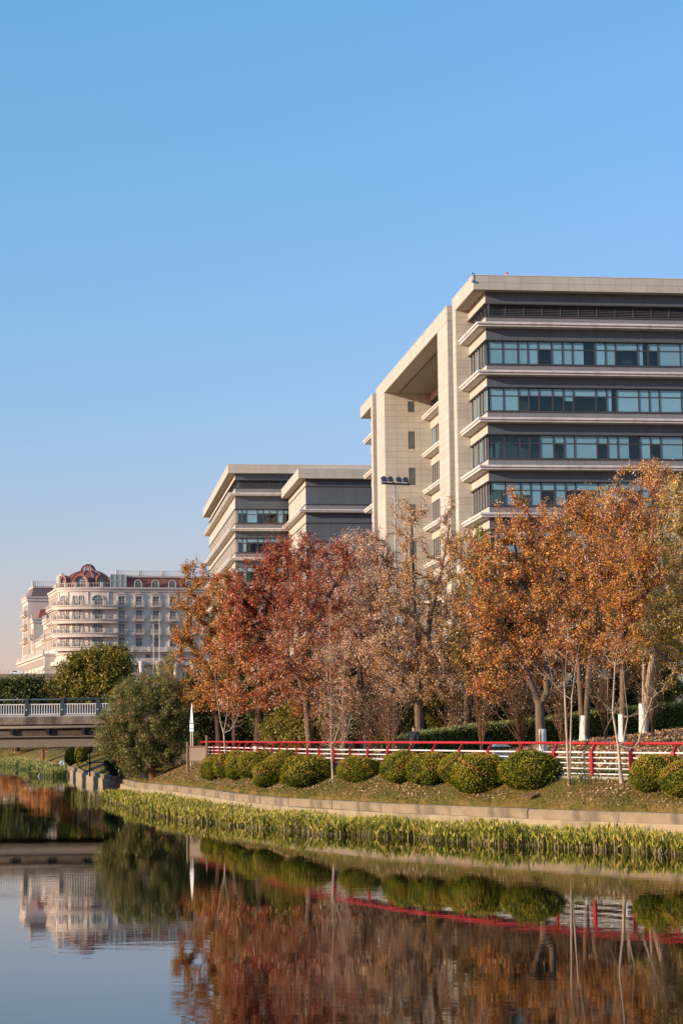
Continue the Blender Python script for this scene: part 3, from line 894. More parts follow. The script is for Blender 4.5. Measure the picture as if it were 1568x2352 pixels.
def annexe(px, py, Y, top, label, spec, LU, LV, name, left_windows, fasc_w=1.25):
    c = at(px, py, Y)
    # fascia corner is 1.07 m out to the left and .9 m to the front of the wall corner
    p = np.array([c[0], c[1]]) + EU * 1.07 + EV * 0.9
    b = empty(name, (p[0], p[1], 0), TH, label, 'office building')
    fb = top - 1.31
    m = MB(); m.box(0.5, LU, 0.5, LV, GB - 3, fb - .1); m.build('core', M['room'], b)
    m = MB(); m.box(-1.02, LU, -.85, LV, fb + .02, top - .05); m.build('roof', M['cream_joint'], b)
    m = MB(); m.box(-1.03, LU, -.86, LV, fb - .02, fb + .018); m.build('soffit', M['soffit'], b)
    m = MB(); m.box(-1.10, LU, -.93, LV, top - .06, top); m.build('roof_coping', M['ledge'], b)
    panels_front(b, 'fascia_panel', 'cream', -1.07, LU, fb, top - .06, -.9, fasc_w, .66)
    panels_left(b, 'fascia_panel', 'cream', -.85, LV, fb, top - .06, -1.07, 2.4, .66)
    for s in spec:
        kind = s[0]
        if kind == 'ledge':
            m = MB(); m.sweep([(0.02, LV), (0.02, 0.02), (LU, 0.02)][::-1], ledge_prof(s[1])); m.build('ledge', M['ledge'], b)
        elif kind in ('dark_panel', 'grey_panel'):
            z0, z1, w = s[1:4]
            m = MB(); m.box(0.05, LU, .05, .5, z0 - .04, z1 + .04); m.box(.05, .5, .5, LV, z0 - .04, z1 + .04); m.build('band_wall', M['cream_joint'], b)
            panels_front(b, 'spandrel_panel', kind, 0, LU, z0, z1, 0, w, 3.5)
            panels_left(b, 'side_panel', 'cream', 0.05, LV, z0, z1, 0, 3.2, 3.5)
        elif kind == 'strip':
            m = MB(); m.sweep([(0, LV), (0, 0), (LU, 0)][::-1], [(-.3, s[1]), (.10, s[1]), (.10, s[2]), (-.3, s[2])]); m.build('sill_strip', M['frame'], b)
        elif kind == 'louvre':
            z0, z1 = s[1:3]; sc = (z1 - z0) / (1.75 - .69)
            for k in range(int(LU / 1.65)):
                o = link('louvre', WM['lv'], b, (.22 + k * 1.65, .22, z0)); o.scale.z = sc
            for k in range(int(LV / 6)):
                o = link('louvre', WM['lv'], b, (.22, LV - k * 6.0, z0), (0, 0, -math.pi / 2)); o.scale = (3.55, 1, sc)
        elif kind == 'window':
            z0, z1 = s[1:3]; h = z1 - z0
            x = .3; ms = [.75, .62, 1.62, .86, .86, 1.2, .86, 1.6, .9, .9, 1.6] * 2
            for w in ms:
                if x + w > LU: break
                window(b, w - .012, h, h * .64, (x, .13, z0), 0, (0, 1, .1) if r2.random() < .45 else (0, 1, h * .72)); x += w
            y = LV - .3
            while y > 1.2:
                w = min(1.35, y)
                window(b, w * .62, h, 0, (.14, y, z0), -math.pi / 2, (0, 1, .1) if r2.random() < .3 else None)
                panel(b, 'side_pier', 'cream', (.5, w * .36, h), (0.03, y - w + .01, z0)); y -= w
    return b


annexe(523.8, 1065, 293.5, 43.98, 'pale edged dark grey office block farthest to the left with a long receding eave', [
    ('dark_panel', 41.78, 42.6, 1.45), ('strip', 41.70, 41.77), ('louvre', 40.62, 41.68), ('strip', 40.53, 40.6), ('grey_panel', 39.80, 40.5, 1.45), ('ledge', 39.78),
    ('dark_panel', 37.52, 39.35, 1.75), ('strip', 37.44, 37.51), ('window', 35.40, 37.42), ('strip', 35.3, 35.37), ('grey_panel', 34.6, 35.28, 1.45), ('ledge', 34.57),
    ('dark_panel', 33.26, 34.14, 1.75), ('strip', 33.18, 33.25), ('window', 31.1, 33.16), ('strip', 31.0, 31.07), ('grey_panel', 30.3, 30.98, 1.45), ('ledge', 30.27),
    ('dark_panel', 28.9, 29.84, 1.75), ('window', 26.8, 28.9), ('grey_panel', 26.0, 26.7, 1.45), ('ledge', 25.97), ('grey_panel', 5.0, 25.5, 3.0)],
    46, 58, 'office_annexe', True)
annexe(685, 1076, 271.5, 40.2, 'lower dark grey windowless office wing standing in front of the far office block', [
    ('dark_panel', 37.95, 38.84, 1.7), ('strip', 37.86, 37.93), ('dark_panel', 35.5, 37.84, 1.75), ('strip', 35.39, 35.47), ('grey_panel', 34.72, 35.36, 1.75), ('ledge', 34.68),
    ('dark_panel', 32.95, 34.25, 3.5), ('strip', 32.86, 32.93), ('dark_panel', 30.4, 32.84, 1.75), ('strip', 30.28, 30.36), ('grey_panel', 29.65, 30.26, 1.75), ('ledge', 29.6),
    ('dark_panel', 27.9, 29.15, 1.75), ('strip', 27.82, 27.88), ('dark_panel', 25.3, 27.8, 1.75), ('grey_panel', 24.6, 25.2, 1.75), ('ledge', 24.55), ('grey_panel', 5.0, 24.1, 3.0)],
    24, 22.0, 'office_wing', False)
# ------------------------------------------------------------------ hotel
HT = math.radians(15.2)
hc = at(140, 1420, 515)
hotel = empty('hotel', (hc[0], hc[1], 0), HT, 'ornate cream stone hotel with a red dome and curved balconies far across the canal', 'hotel')
HR = 12.6                                    # radius of the rounded corner, centre at (HR, HR)
HLEN, HDEP = 62.0, 24.0
HTOP = 43.2


HV = 5.4                                     # the rounded corner is an ellipse: HR wide, HV deep


def hpt(off, a):
    return (HR + (HR + off) * math.cos(a), HV + (HV + off) * math.sin(a))


def hnorm(a):
    return math.atan2(math.sin(a) / HV, math.cos(a) / HR)


def hquarter(m, r0, r1, z0, z1, n=24, a0=math.pi, a1=1.5 * math.pi):
    """a quarter ring round the rounded corner (r0, r1 are offsets from the wall)"""
    vs = []; fs = []
    for k in range(n + 1):
        a = a0 + (a1 - a0) * k / n
        for o, z in ((r0, z0), (r1, z0), (r1, z1), (r0, z1)): vs.append((*hpt(o, a), z))
    for k in range(n):
        for j in range(4): fs.append((4 * k + j, 4 * k + (j + 1) % 4, 4 * k + 4 + (j + 1) % 4, 4 * k + 4 + j))
    fs += [(3, 2, 1, 0), (4 * n, 4 * n + 1, 4 * n + 2, 4 * n + 3)]
    m.add(vs, fs)


def hbeam(name, mat, off, z0, z1, r_in=0.4, v_end=HDEP, u_end=HLEN, parent=None):
    """a moulding that follows left side, rounded corner and front"""
    m = MB(); hquarter(m, -r_in, off, z0, z1)
    m.box(-off, r_in, HV + .003, v_end, z0, z1); m.box(HR + .003, u_end, -off, r_in, z0, z1)
    return m.build(name, M[mat], parent or hotel)


m = MB()
arc = [hpt(0, math.pi + math.pi / 2 * k / 18) for k in range(19)]
m.prism(arc + [(HLEN, 0), (HLEN, HDEP), (0, HDEP)], GB - 1, HTOP)
m.build('main_block', M['h_stone'], hotel)
hbeam('cornice', 'h_trim', 0.55, HTOP - .1, HTOP + .35)
hbeam('cornice', 'h_trim', 0.28, HTOP - .75, HTOP - .1)
hbeam('belt_course', 'h_trim', 0.3, 26.3, 26.9)
hbeam('belt_course', 'h_trim', 0.5, 24.6, 25.4)


def rail_posts(parent, pts, z, h=1.0, name='balustrade', every=4, pw=.32):
    """balusters, handrail and thicker piers along a line of points"""
    m = MB(); P = []
    pts = [np.array(p) for p in pts]
    for i, p in enumerate(pts):
        if i % every == 0: P.append((p[0], p[1]))
        else: m.box(p[0] - .06, p[0] + .06, p[1] - .06, p[1] + .06, z, z + h - .1)
        if i: m.bar((*pts[i - 1], z + h - .05), (*p, z + h - .05), .14, .1)
    b = m.build(name, M['h_trim'], parent)
    q = MB(); q.box(-pw, pw, -pw, pw, z, z + h + .12); q = q.mesh('pier', M['h_stone'])
    for x, y in P: link('pier', q, b, (x, y, 0))
    return b


def arcpts(r, n, a0=math.pi, a1=1.5 * math.pi):
    return [hpt(r - HR, a0 + (a1 - a0) * k / n) for k in range(n + 1)]


RINGS = [38.8, 35.2, 31.7, 28.2]
for zt in RINGS:
    m = MB(); hquarter(m, -.3, 1.5, zt - .95, zt - .1, 28, math.pi, 1.54 * math.pi); hquarter(m, -.3, 1.75, zt - .1, zt + .12, 28, math.pi, 1.54 * math.pi)
    o = m.build('balcony', M['h_trim'], hotel)
    rail_posts(o, arcpts(HR + 1.5, 40, math.pi, 1.53 * math.pi), zt + .12, 1.0, 'balustrade', 5)
rail_posts(hotel, arcpts(HR + .35, 28), HTOP + .35, 1.1, 'parapet', 5)


def hwindow(kind, loc, rz, w=1.7, h=2.3):
    """local x right, -y out; arched or square with a stone surround and frame bars"""
    key = ('hw', kind, w, h)
    if key not in WM:
        g = MB(); s = MB(); f = MB()
        if kind == 'arch':
            pts = [(-w / 2, 0), (w / 2, 0)] + [(w / 2 * math.cos(a), h - w / 2 + w / 2 * math.sin(a)) for a in np.linspace(0, math.pi, 11)]
            g.add([(x, -.04, z) for x, z in pts], [tuple(range(len(pts)))])
            q = [(-w / 2, 0)] + [(w / 2 * math.cos(a), h - w / 2 + w / 2 * math.sin(a)) for a in np.linspace(math.pi, 0, 11)] + [(w / 2, 0)]
            for i in range(len(q) - 1):
                s.bar((q[i][0], -.08, q[i][1]), (q[i + 1][0], -.08, q[i + 1][1]), .2, .16, (0, -1, 0))
        else:
            g.add([(-w / 2, -.04, 0), (w / 2, -.04, 0), (w / 2, -.04, h), (-w / 2, -.04, h)], [(0, 1, 2, 3)])
            s.box(-w / 2 - .28, -w / 2, -.2, 0.02, 0, h); s.box(w / 2, w / 2 + .28, -.2, 0.02, 0, h); s.box(-w / 2 - .4, w / 2 + .4, -.26, .02, h, h + .3)
            if kind == 'pediment':
                s.add([(-w / 2 - .55, -.3, h + .55), (w / 2 + .55, -.3, h + .55), (0, -.3, h + 1.15), (-w / 2 - .55, 0, h + .55), (w / 2 + .55, 0, h + .55), (0, 0, h + 1.15)],
                      [(0, 1, 2), (0, 3, 4, 1), (1, 4, 5, 2), (2, 5, 3, 0)])
        f.box(-.05, .05, -.09, -.041, 0, h); f.box(-w / 2, w / 2, -.088, -.042, h * .62, h * .62 + .1)
        f.box(-w / 2, -w / 2 + .08, -.087, -.042, 0, h * .9); f.box(w / 2 - .08, w / 2, -.087, -.042, 0, h * .9)
        WM[key] = (g.mesh('window', M['h_glass']), s.mesh('surround', M['h_trim']), f.mesh('frame', M['h_frame']))
    g, s, f = WM[key]
    o = link('window', g, hotel, loc, (0, 0, rz)); link('surround', s, o); link('frame', f, o)
    return o


def hbalcony(loc, rz, w=2.5):
    if 'hb' not in WM:
        s = MB(); s.box(-w / 2, w / 2, -1.0, 0, -.45, 0); s.box(-w / 2 + .2, w / 2 - .2, -.7, 0, -.75, -.45)
        r = MB()
        for k in range(9):
            x = -w / 2 + .12 + k * (w - .24) / 8; r.box(x - .05, x + .05, -.95, -.87, 0, .85)
        r.box(-w / 2, w / 2, -.98, -.84, .85, .95)
        for x in (-w / 2 + .05, w / 2 - .05): r.box(x - .06, x + .06, -.8, 0, .85, .95); r.box(x - .05, x + .05, -.5, -.42, 0, .85); r.box(x - .12, x + .12, -1.0, -.78, 0.002, 1.0)
        WM['hb'] = (s.mesh('small_balcony', M['h_trim']), r.mesh('balustrade', M['h_trim']))
    o = link('small_balcony', WM['hb'][0], hotel, loc, (0, 0, rz)); link('balustrade', WM['hb'][1], o)


# windows on the rounded corner
for zi, zt in enumerate(RINGS):
    for deg, w, h in ((204, 1.9, 2.6), (225, 1.0, 2.5), (234, 1.0, 2.5), (255.5, 3.1, 2.6)):
        a = math.radians(deg)
        hwindow('arch', (*hpt(.03, a), zt + .2), hnorm(a) + math.pi / 2, w, h)
m = MB()
for deg in (192, 215, 244, 268):
    a = math.radians(deg); x, y = hpt(.08, a)
    m.box(x - .1, x + .1, y - .1, y + .1, 28, HTOP - .8)
m.build('pilaster', M['h_trim'], hotel)
# front windows
for r, zt in enumerate([38.9, 35.3, 31.8, 28.3]):
    for k in range(9):
        u = 15.6 + 4.45 * k
        hwindow('pediment' if r == 0 else 'square', (u, -.02, zt + .1), 0, 1.65, 2.2)
        if r < 3: hbalcony((u, -.02, zt), 0, 2.5)
rail_posts(hotel, [(HR + 1.2 + .55 * k, -1.1) for k in range(76)], 27.0, 1.1, 'terrace_parapet', 8)
m = MB(); m.box(HR + .8, HLEN, -1.3, .2, 26.9, 27.0); m.build('terrace', M['h_trim'], hotel)
for k in range(5):
    u = 18 + 4.45 * k
    m = MB()
    for i in range(16):
        a0, a1 = 2 * math.pi * i / 16, 2 * math.pi * (i + 1) / 16
        m.bar((u + .75 * math.cos(a0), -.1, 25.9 - .9 + .75 * math.sin(a0) + .7), (u + .75 * math.cos(a1), -.1, 25.0 + .75 * math.sin(a1) + .7), .2, .16, (0, -1, 0))
    o = m.build('round_window', M['h_trim'], hotel)
    m = MB(); m.add([(u + .7 * math.cos(2 * math.pi * i / 16), -.06, 25.7 + .7 * math.sin(2 * math.pi * i / 16)) for i in range(16)], [tuple(range(16))]); m.build('pane', M['h_glass'], o)
for k in range(7):
    m = MB(); u = 16 + 4.45 * k; m.lathe([(.75, 5), (.75, 5.6), (.5, 6), (.46, 22.3), (.7, 23), (.8, 24.5)], 12, (u, -1.2)); m.build('column', M['h_stone'], hotel, smooth=True)
hbeam('lower_cornice', 'h_trim', 1.6, 23.6, 24.58)
# left side windows
for r, zt in enumerate([38.9, 35.3, 31.8, 28.3]):
    for k in range(6):
        v = 7.0 + 3.0 * k
        hwindow('pediment' if r == 0 else 'square', (-.02, v, zt + .1), -math.pi / 2, 1.1, 2.3)
        if r < 3: hbalcony((-.02, v, zt), -math.pi / 2, 2.2)
# mansard roof with dormers, glazed lanterns, roof rail
m = MB()
m.add([(HR + 2, 1.2, HTOP + .35), (HLEN, 1.2, HTOP + .35), (HLEN, 2.2, 46.3), (HR + 2, 2.2, 46.3), (HR + 2, HDEP, HTOP + .35), (HLEN, HDEP, HTOP + .35), (HLEN, HDEP, 46.3), (HR + 2, HDEP, 46.3)],
      [(0, 1, 2, 3), (3, 2, 6, 7), (1, 5, 6, 2), (0, 3, 7, 4)])
m.add([(1.2, HV + 8, HTOP + .35), (2.2, HV + 8, 46.3), (2.2, HDEP, 46.3), (1.2, HDEP, HTOP + .35), (14, HV + 8, 46.3), (14, HDEP, 46.3), (14, HV + 8, HTOP + .35), (14, HDEP, HTOP + .35)],
      [(0, 1, 2, 3), (1, 4, 5, 2), (0, 6, 4, 1), (3, 2, 5, 7)])
m.build('mansard_roof', M['h_roof'], hotel)
m = MB(); m.box(HR + 1.9, HLEN, 1.9, 4, 46.3, 46.8); m.box(1.9, 4, HV + 7.9, HDEP, 46.3, 46.8); m.build('roof_terrace', M['h_trim'], hotel)
rail_posts(hotel, [(HR + 2 + .5 * k, 2.1) for k in range(84)], 46.8, 1.2, 'roof_railing', 12, .3)
rail_posts(hotel, [(2.1, HV + 8 + .6 * k) for k in range(17)], 46.8, 1.2, 'roof_railing', 3, .4)
for k in range(9):
    hwindow('arch', (20.05 + 4.45 * k, 1.15, HTOP + .4), 0, 1.8, 2.0)
for k in range(4):
    hwindow('square', (1.15, 15.6 + 2.3 * k, HTOP + .5), -math.pi / 2, 1.0, 1.4)
for (x0, x1, y0, y1) in ((HR + .3, HR + 4.3, 1.0, 4), (.8, 3.0, HV + 3, HV + 8)):
    m = MB(); m.box(x0, x1, y0, y1, HTOP + .36, 46.95); o = m.build('glazed_lantern', M['h_green'], hotel)
    m = MB()
    for k in range(4):
        x = x0 + (x1 - x0) * k / 3; m.box(x - .1, x + .1, y0 - .08, y0, HTOP + .36, 46.95)
    m.box(x0, x1, y0 - .1, y0 - .081, 45.1, 45.3); m.build('frame', M['h_frame'], o)
# dome with ribs, arched dormers and an open lantern
DC = (8.2, 8.6); DR = 6.6
prof = [(DR, HTOP + .36), (DR * .985, 44.2), (DR * .94, 45.2), (DR * .84, 46.2), (DR * .68, 47.1), (DR * .48, 47.8), (DR * .30, 48.2), (DR * .28, 48.3)]
m = MB(); m.lathe(prof, 40, DC); dome = m.build('dome', M['h_roof'], hotel, smooth=True)
m = MB()
for k in range(12):
    a = 2 * math.pi * (k + .2) / 12; c, s = math.cos(a), math.sin(a)
    m.tube([(DC[0] + (r + .12) * c, DC[1] + (r + .12) * s, z) for r, z in prof[:-1]], .26, 5)
m.build('rib', M['h_roof'], dome)
m = MB()
for k in range(10):
    a = 2 * math.pi * k / 10; c, s = math.cos(a), math.sin(a)
    m.tube([(DC[0] + r * c, DC[1] + r * s, z) for r, z in ((1.9, 48.2), (1.85, 48.7), (1.5, 49.4), (.95, 49.85), (.3, 50.05))], .17, 5)
m.lathe([(1.95, 48.05), (2.15, 48.2), (2.0, 48.4), (1.7, 48.4)], 20, DC); m.lathe([(0, 50.2), (.55, 50.1), (.6, 49.95), (0, 49.9)], 12, DC)
m.build('open_lantern', M['h_roof'], dome)
for deg, w in ((200, 2.2), (246, 2.9), (292, 2.4)):
    a = math.radians(deg); x, y = DC[0] + (DR + .05) * math.cos(a), DC[1] + (DR + .05) * math.sin(a)
    o = hwindow('arch', (x, y, HTOP + .45), a + math.pi / 2, w, 2.7)
    m = MB(); q = [((w / 2 + .35) * math.cos(t), 2.75 - w / 2 + (w / 2 + .35) * math.sin(t)) for t in np.linspace(math.pi, 0, 11)]
    q = [(-w / 2 - .35, 0)] + q + [(w / 2 + .35, 0)]
    for i in range(len(q) - 1): m.bar((q[i][0], -.25, q[i][1]), (q[i + 1][0], -.25, q[i + 1][1]), .5, .9, (0, -1, 0))
    m.build('dormer_hood', M['h_roof'], o)
# wings going back on the left
def wing(u0, v0, v1, z1, rows, pitch, name, roof=None, u_back=30):
    m = MB(); m.box(u0, u_back, v0, v1, GB - 1, z1); o = m.build(name, M['h_stone'], hotel)
    m = MB(); m.box(u0 - .5, u_back, v0 - .4, v1, z1 - .003, z1 + .4); m.box(u0 - .3, u_back, v0 - .2, v1, z1 - .9, z1 - .003); m.build('cornice', M['h_trim'], o)
    n = int((v1 - v0 - 1) / pitch)
    for k in range(n):
        v = v0 + 1.4 + k * pitch
        for zt in rows:
            hwindow('square', (u0 - .02, v, zt), -math.pi / 2, 1.0, 2.2)
            if zt > 30 and zt + 3 < z1 + 3: hbalcony((u0 - .02, v, zt - .1), -math.pi / 2, 2.0)
        m = MB(); m.box(u0 - .35, u0 + .1, v - .3 + pitch / 2, v + .3 + pitch / 2, z1 + .4, z1 + 1.5); m.build('parapet_pier', M['h_stone'], o)
    return o


wing(-.3, HDEP, 34.0, 36.6, [31.9, 28.4], 2.9, 'stepped_wing')
wing(-.3, 34.0, 49.6, 31.2, [27.9], 2.9, 'low_wing')
wing(-1.2, 49.6, 55.0, 38.2, [33.2, 29.6], 2.4, 'back_wing')
wing(-2.2, 55.0, 68.0, 44.6, [40.2, 36.4, 32.6, 28.8], 2.5, 'back_tower')
m = MB(); m.add([(-1.2, 56, 45), (20, 56, 45), (20, 68, 45), (-1.2, 68, 45), (-.4, 56.8, 47.6), (20, 56.8, 47.6), (20, 68, 47.6), (-.4, 68, 47.6)],
                [(0, 1, 5, 4), (4, 5, 6, 7), (0, 4, 7, 3)]); m.build('mansard_roof', M['h_slate'], hotel)
m = MB(); m.box(-.6, 20, 56.6, 68, 47.6, 48.1); m.build('roof_terrace', M['h_trim'], hotel)
rail_posts(hotel, [(-.4 + .55 * k, 56.9) for k in range(36)], 48.1, 1.3, 'roof_railing', 35, .45)
m = MB(); m.lathe([(4.4, 47.6), (4.3, 49), (3.6, 50.2), (2.2, 51), (0, 51.3)], 20, (17, 63)); m.build('small_dome', M['h_roof'], hotel, smooth=True)
m = MB(); m.add([(.2, 50.5, 38.6), (20, 50.5, 38.6), (20, 55, 38.6), (.2, 55, 38.6), (.9, 51.2, 41.2), (20, 51.2, 41.2), (20, 55, 41.2), (.9, 55, 41.2)], [(0, 1, 5, 4), (4, 5, 6, 7), (0, 4, 7, 3)])
m.build('mansard_roof', M['h_roof'], hotel)
# podium on the left side
m = MB(); m.box(-3.2, .5, HV + 2, 70, GB - 1, 26.3); m.build('podium', M['h_stone'], hotel)
m = MB(); m.box(-3.7, .3, HV + 1.9, 70.3, 26.3, 26.9); m.box(-3.5, .3, HV + 1.9, 70.3, 22.6, 23.2); m.box(-4.6, .3, HV + 1.9, 70.3, 17.5, 18.6); m.build('podium_cornice', M['h_trim'], hotel)
for k in range(24):
    v = HV + 3 + 2.6 * k
    m = MB(); m.box(-3.6, -3.1, v - .55, v + .55, 26.9, 28.0); m.build('parapet_pier', M['h_stone'], hotel)
    hwindow('square', (-3.22, v + .9, 23.8), -math.pi / 2, .9, 1.7)
    hwindow('square', (-3.22, v + .9, 19.4), -math.pi / 2, .9, 2.2)
    m = MB(); m.box(-4.2, -3.21, v - .3, v + .3, 5, 17.5); m.build('column', M['h_stone'], hotel)

# ------------------------------------------------------------------ elevated road with a car, far left
vd = at(0, 1548, 492); vz = float(vd[2])
viad = empty('elevated_road', (vd[0] - 36, 492, 0), 0, 'grey elevated road with a white picket parapet in front of the hotel', 'elevated road')
m = MB(); m.box(0, 72, 0, 9, vz - 1.6, vz - .45); m.build('deck', M['bridge_concrete'], viad)
m = MB(); m.box(0, 72, -.2, .1, vz - .9, vz); m.build('parapet', M['bridge_concrete'], viad)
m = MB()
for k in range(5): m.box(2 + k * 16, 4 + k * 16, 3, 6, 0, vz - 1.6)
m.build('pillar', M['bridge_concrete'], viad)
m = MB(); m.box(-.08, .08, -.06, .06, 0, .95); pk = m.mesh('picket', M['pale_metal'])
for k in range(78): link('picket', pk, viad, (.4 + k * .92, -.05, vz))


def car(loc, rz):
    c = empty('parked_car', loc, rz, 'white saloon car passing along the elevated road before the hotel', 'car')
    body = [(-2.2, .35), (2.2, .35), (2.25, .62), (1.9, .82), (1.0, .92), (.35, 1.38), (-.85, 1.42), (-1.5, 1.0), (-2.15, .92), (-2.25, .6)]
    m = MB(); n = len(body)
    vs = []
    for x, z in body:
        w = .86 if z < 1.0 else .68
        vs += [(x, -w, z), (x, w, z)]
    fs = [tuple(2 * i for i in range(n)), tuple(2 * i + 1 for i in range(n - 1, -1, -1))] + [(2 * i, 2 * ((i + 1) % n), 2 * ((i + 1) % n) + 1, 2 * i + 1) for i in range(n)]
    m.add(vs, fs); m.build('body', M['car'], c)
    m = MB()
    for s in (-1, 1): m.add([(.85, s * .80, .96), (.28, s * .72, 1.3), (-.8, s * .72, 1.33), (-1.3, s * .80, 1.0)], [(0, 1, 2, 3)])
    m.build('side_window', M['car_glass'], c)
    for x in (-1.35, 1.35):
        for s in (-1, 1):
            m = MB(); m.tube([(x, s * .70, .33), (x, s * .9, .33)], .33, 14); w = m.build('wheel', M['tyre'], c)
            m = MB(); m.tube([(x, s * .88, .33), (x, s * .92, .33)], .18, 10); m.build('rim', M['pale_metal'], w)
    return c


cp = at(42, 1546, 495); car((cp[0], 495.2, vz - .45), 0.0)

# ------------------------------------------------------------------ footbridge over the canal
BY = 135.0
b0 = at(-60, 1645, BY); bz = lambda y, x=100: float(at(x, y, BY)[2])
ang = math.atan2(float(at(230, 1609, BY)[2] - at(0, 1607, BY)[2]), 1)
bridge = empty('road_bridge', (-27.5, BY, 0), 0.0, 'low concrete road bridge with a dark green and white railing over the canal', 'bridge')
zt, zr, z1, z2, z3, z4 = bz(1607), bz(1645), bz(1664), bz(1674), bz(1690.5), bz(1716)
BL = 19.5
m = MB(); m.box(0, BL, 0, 12, zr - .5, zr - .04); m.build('deck', M['bridge_concrete'], bridge)
m = MB(); m.box(0, BL, -.35, .15, z1, zr - .03); m.build('edge_beam', M['bridge_stained'], bridge)
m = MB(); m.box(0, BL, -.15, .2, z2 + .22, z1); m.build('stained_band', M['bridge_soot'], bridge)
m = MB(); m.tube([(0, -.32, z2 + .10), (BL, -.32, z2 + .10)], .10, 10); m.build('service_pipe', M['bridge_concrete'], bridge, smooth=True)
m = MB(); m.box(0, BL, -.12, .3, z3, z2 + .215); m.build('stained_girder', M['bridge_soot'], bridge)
for k in range(9):
    m = MB(); x = .85 + k * 2.36; m.box(x - .1, x + .1, -.36, -.125, z3 + .1, z2 + .3); m.build('pipe_bracket', M['black_metal'], bridge)
m = MB(); m.box(0, BL, .02, .8, z4, z3 - .005); m.box(0, BL, 5.5, 6.3, z4, zr - .52); m.box(0, BL, 11.2, 11.98, z4, zr - .52); m.build('girder', M['bridge_concrete'], bridge)
m = MB(); m.box(0, BL, -.22, .02, z3 - .07, z3 - .006); m.build('drip_edge', M['bridge_concrete'], bridge)
m = MB(); m.tube([(0, -.1, zt), (BL, -.1, zt)], .075, 10); m.build('top_rail', M['bridge_steel'], bridge, smooth=True)
m = MB(); m.box(0, BL, -.13, -.07, zt - .34, zt - .28); m.box(0, BL, -.13, -.07, zr + .10, zr + .16); m.build('lower_rail', M['white'], bridge)
m = MB(); m.box(0, BL, -.2, 0.0, zr - .029, zr + .06); m.build('kerb', M['pale_metal'], bridge)
pm = MB(); pm.box(-.11, .11, -.2, .02, zr, zt - .02); pm.box(-.15, .15, -.23, .05, zt - .02, zt + .1); pm = pm.mesh('railing_post', M['bridge_steel'])
bm_ = MB(); bm_.box(-.022, .022, -.125, -.075, zr + .16, zt - .34); bm_ = bm_.mesh('baluster', M['white'])
stud = MB(); stud.tube([(0, -.205, 0), (0, -.225, 0)], .045, 8); stud = stud.mesh('stud', M['white'])
for k in range(8):
    x = 2.36 * k + 1.72 + .06
    o = link('railing_post', pm, bridge, (x, 0, 0)); link('stud', stud, o, (0, 0, zr + .42))
    for j in range(1, 14): link('baluster', bm_, bridge, (x + 2.36 * j / 14, 0, 0))
# far-side parapet and abutment
m = MB(); m.box(0, BL, 11.7, 11.95, zr - .03, zr + .75); m.build('far_parapet', M['grey_panel'], bridge)
m = MB(); m.box(0, BL, 11.78, 11.86, zt - .1, zt); m.build('far_rail', M['bridge_steel'], bridge)
m = MB(); m.box(BL - 4.0, BL + 5, .3, 11.9, -1.2, z4 - .004); m.build('abutment', M['bridge_concrete'], bridge)
m = MB(); m.box(BL, BL + 5, -.4, 12.3, z4, zr - .02); m.build('approach', M['bridge_concrete'], bridge)
m = MB(); m.box(-12, 0, -.35, 12, zr - .5, zr - .04); m.box(-12, 0, .02, .8, z4, z3); m.box(-12, 0, -.15, .3, z3, zr - .5); m.box(-12, 0, -.13, -.07, zt - .34, zt - .28); m.tube([(-12, -.1, zt), (0, -.1, zt)], .075, 8)
m.build('far_span', M['bridge_concrete'], bridge)

# ornamental gate under the bridge
gp = at(188, 1767, 150)
gate = empty('ornamental_gate', (gp[0] + .6, 150, 0), 0, 'black iron half-wheel gate standing on the canal wall under the bridge', 'gate')
gb = 1.05; gt = float(at(188, 1716, 150)[2]) + .45
m = MB(); m.bar((0, 0, gb), (0, 0, gt), .09, .09, (0, 1, 0)); m.build('post', M['black_metal'], gate)
gc = (gb + gt) / 2 + .1; R_ = 1.05
m = MB(); m.tube([(-R_ * math.cos(a), 0, gc + R_ * math.sin(a)) for a in np.linspace(-math.pi / 2, math.pi / 2, 17)], .04, 6); m.build('outer_hoop', M['black_metal'], gate)
m = MB(); m.tube([(-.38 * math.cos(a), 0, gc + .38 * math.sin(a)) for a in np.linspace(-math.pi / 2, math.pi / 2, 11)], .035, 6); m.build('inner_hoop', M['black_metal'], gate)
m = MB()
for a in np.linspace(-1.2, 1.2, 5): m.tube([(-.38 * math.cos(a), 0, gc + .38 * math.sin(a)), (-R_ * math.cos(a), 0, gc + R_ * math.sin(a))], .02, 5)
m.build('spoke', M['black_metal'], gate)
m = MB(); m.tube([(0, 0, gc - .38), (2.2, 0, gc - .38)], .04, 6); m.build('side_rail', M['black_metal'], gate)

# dark boards, posts and a rail filling the black area along the canal wall
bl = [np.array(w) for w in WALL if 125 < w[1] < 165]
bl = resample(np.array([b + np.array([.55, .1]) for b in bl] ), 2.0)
bar_ = empty('boarding', (bl[0][0], bl[0][1], 1.0), 0, 'black boards on top of the canal wall beside the bridge abutment', 'boarding')
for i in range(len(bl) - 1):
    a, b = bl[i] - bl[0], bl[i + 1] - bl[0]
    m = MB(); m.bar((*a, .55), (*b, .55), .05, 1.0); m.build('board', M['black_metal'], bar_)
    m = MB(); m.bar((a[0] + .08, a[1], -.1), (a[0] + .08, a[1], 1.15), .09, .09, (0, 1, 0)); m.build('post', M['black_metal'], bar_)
m = MB(); m.tube([(*(p - bl[0]), 1.28) for p in bl], .03, 6); m.build('top_rail', M['black_metal'], bar_)

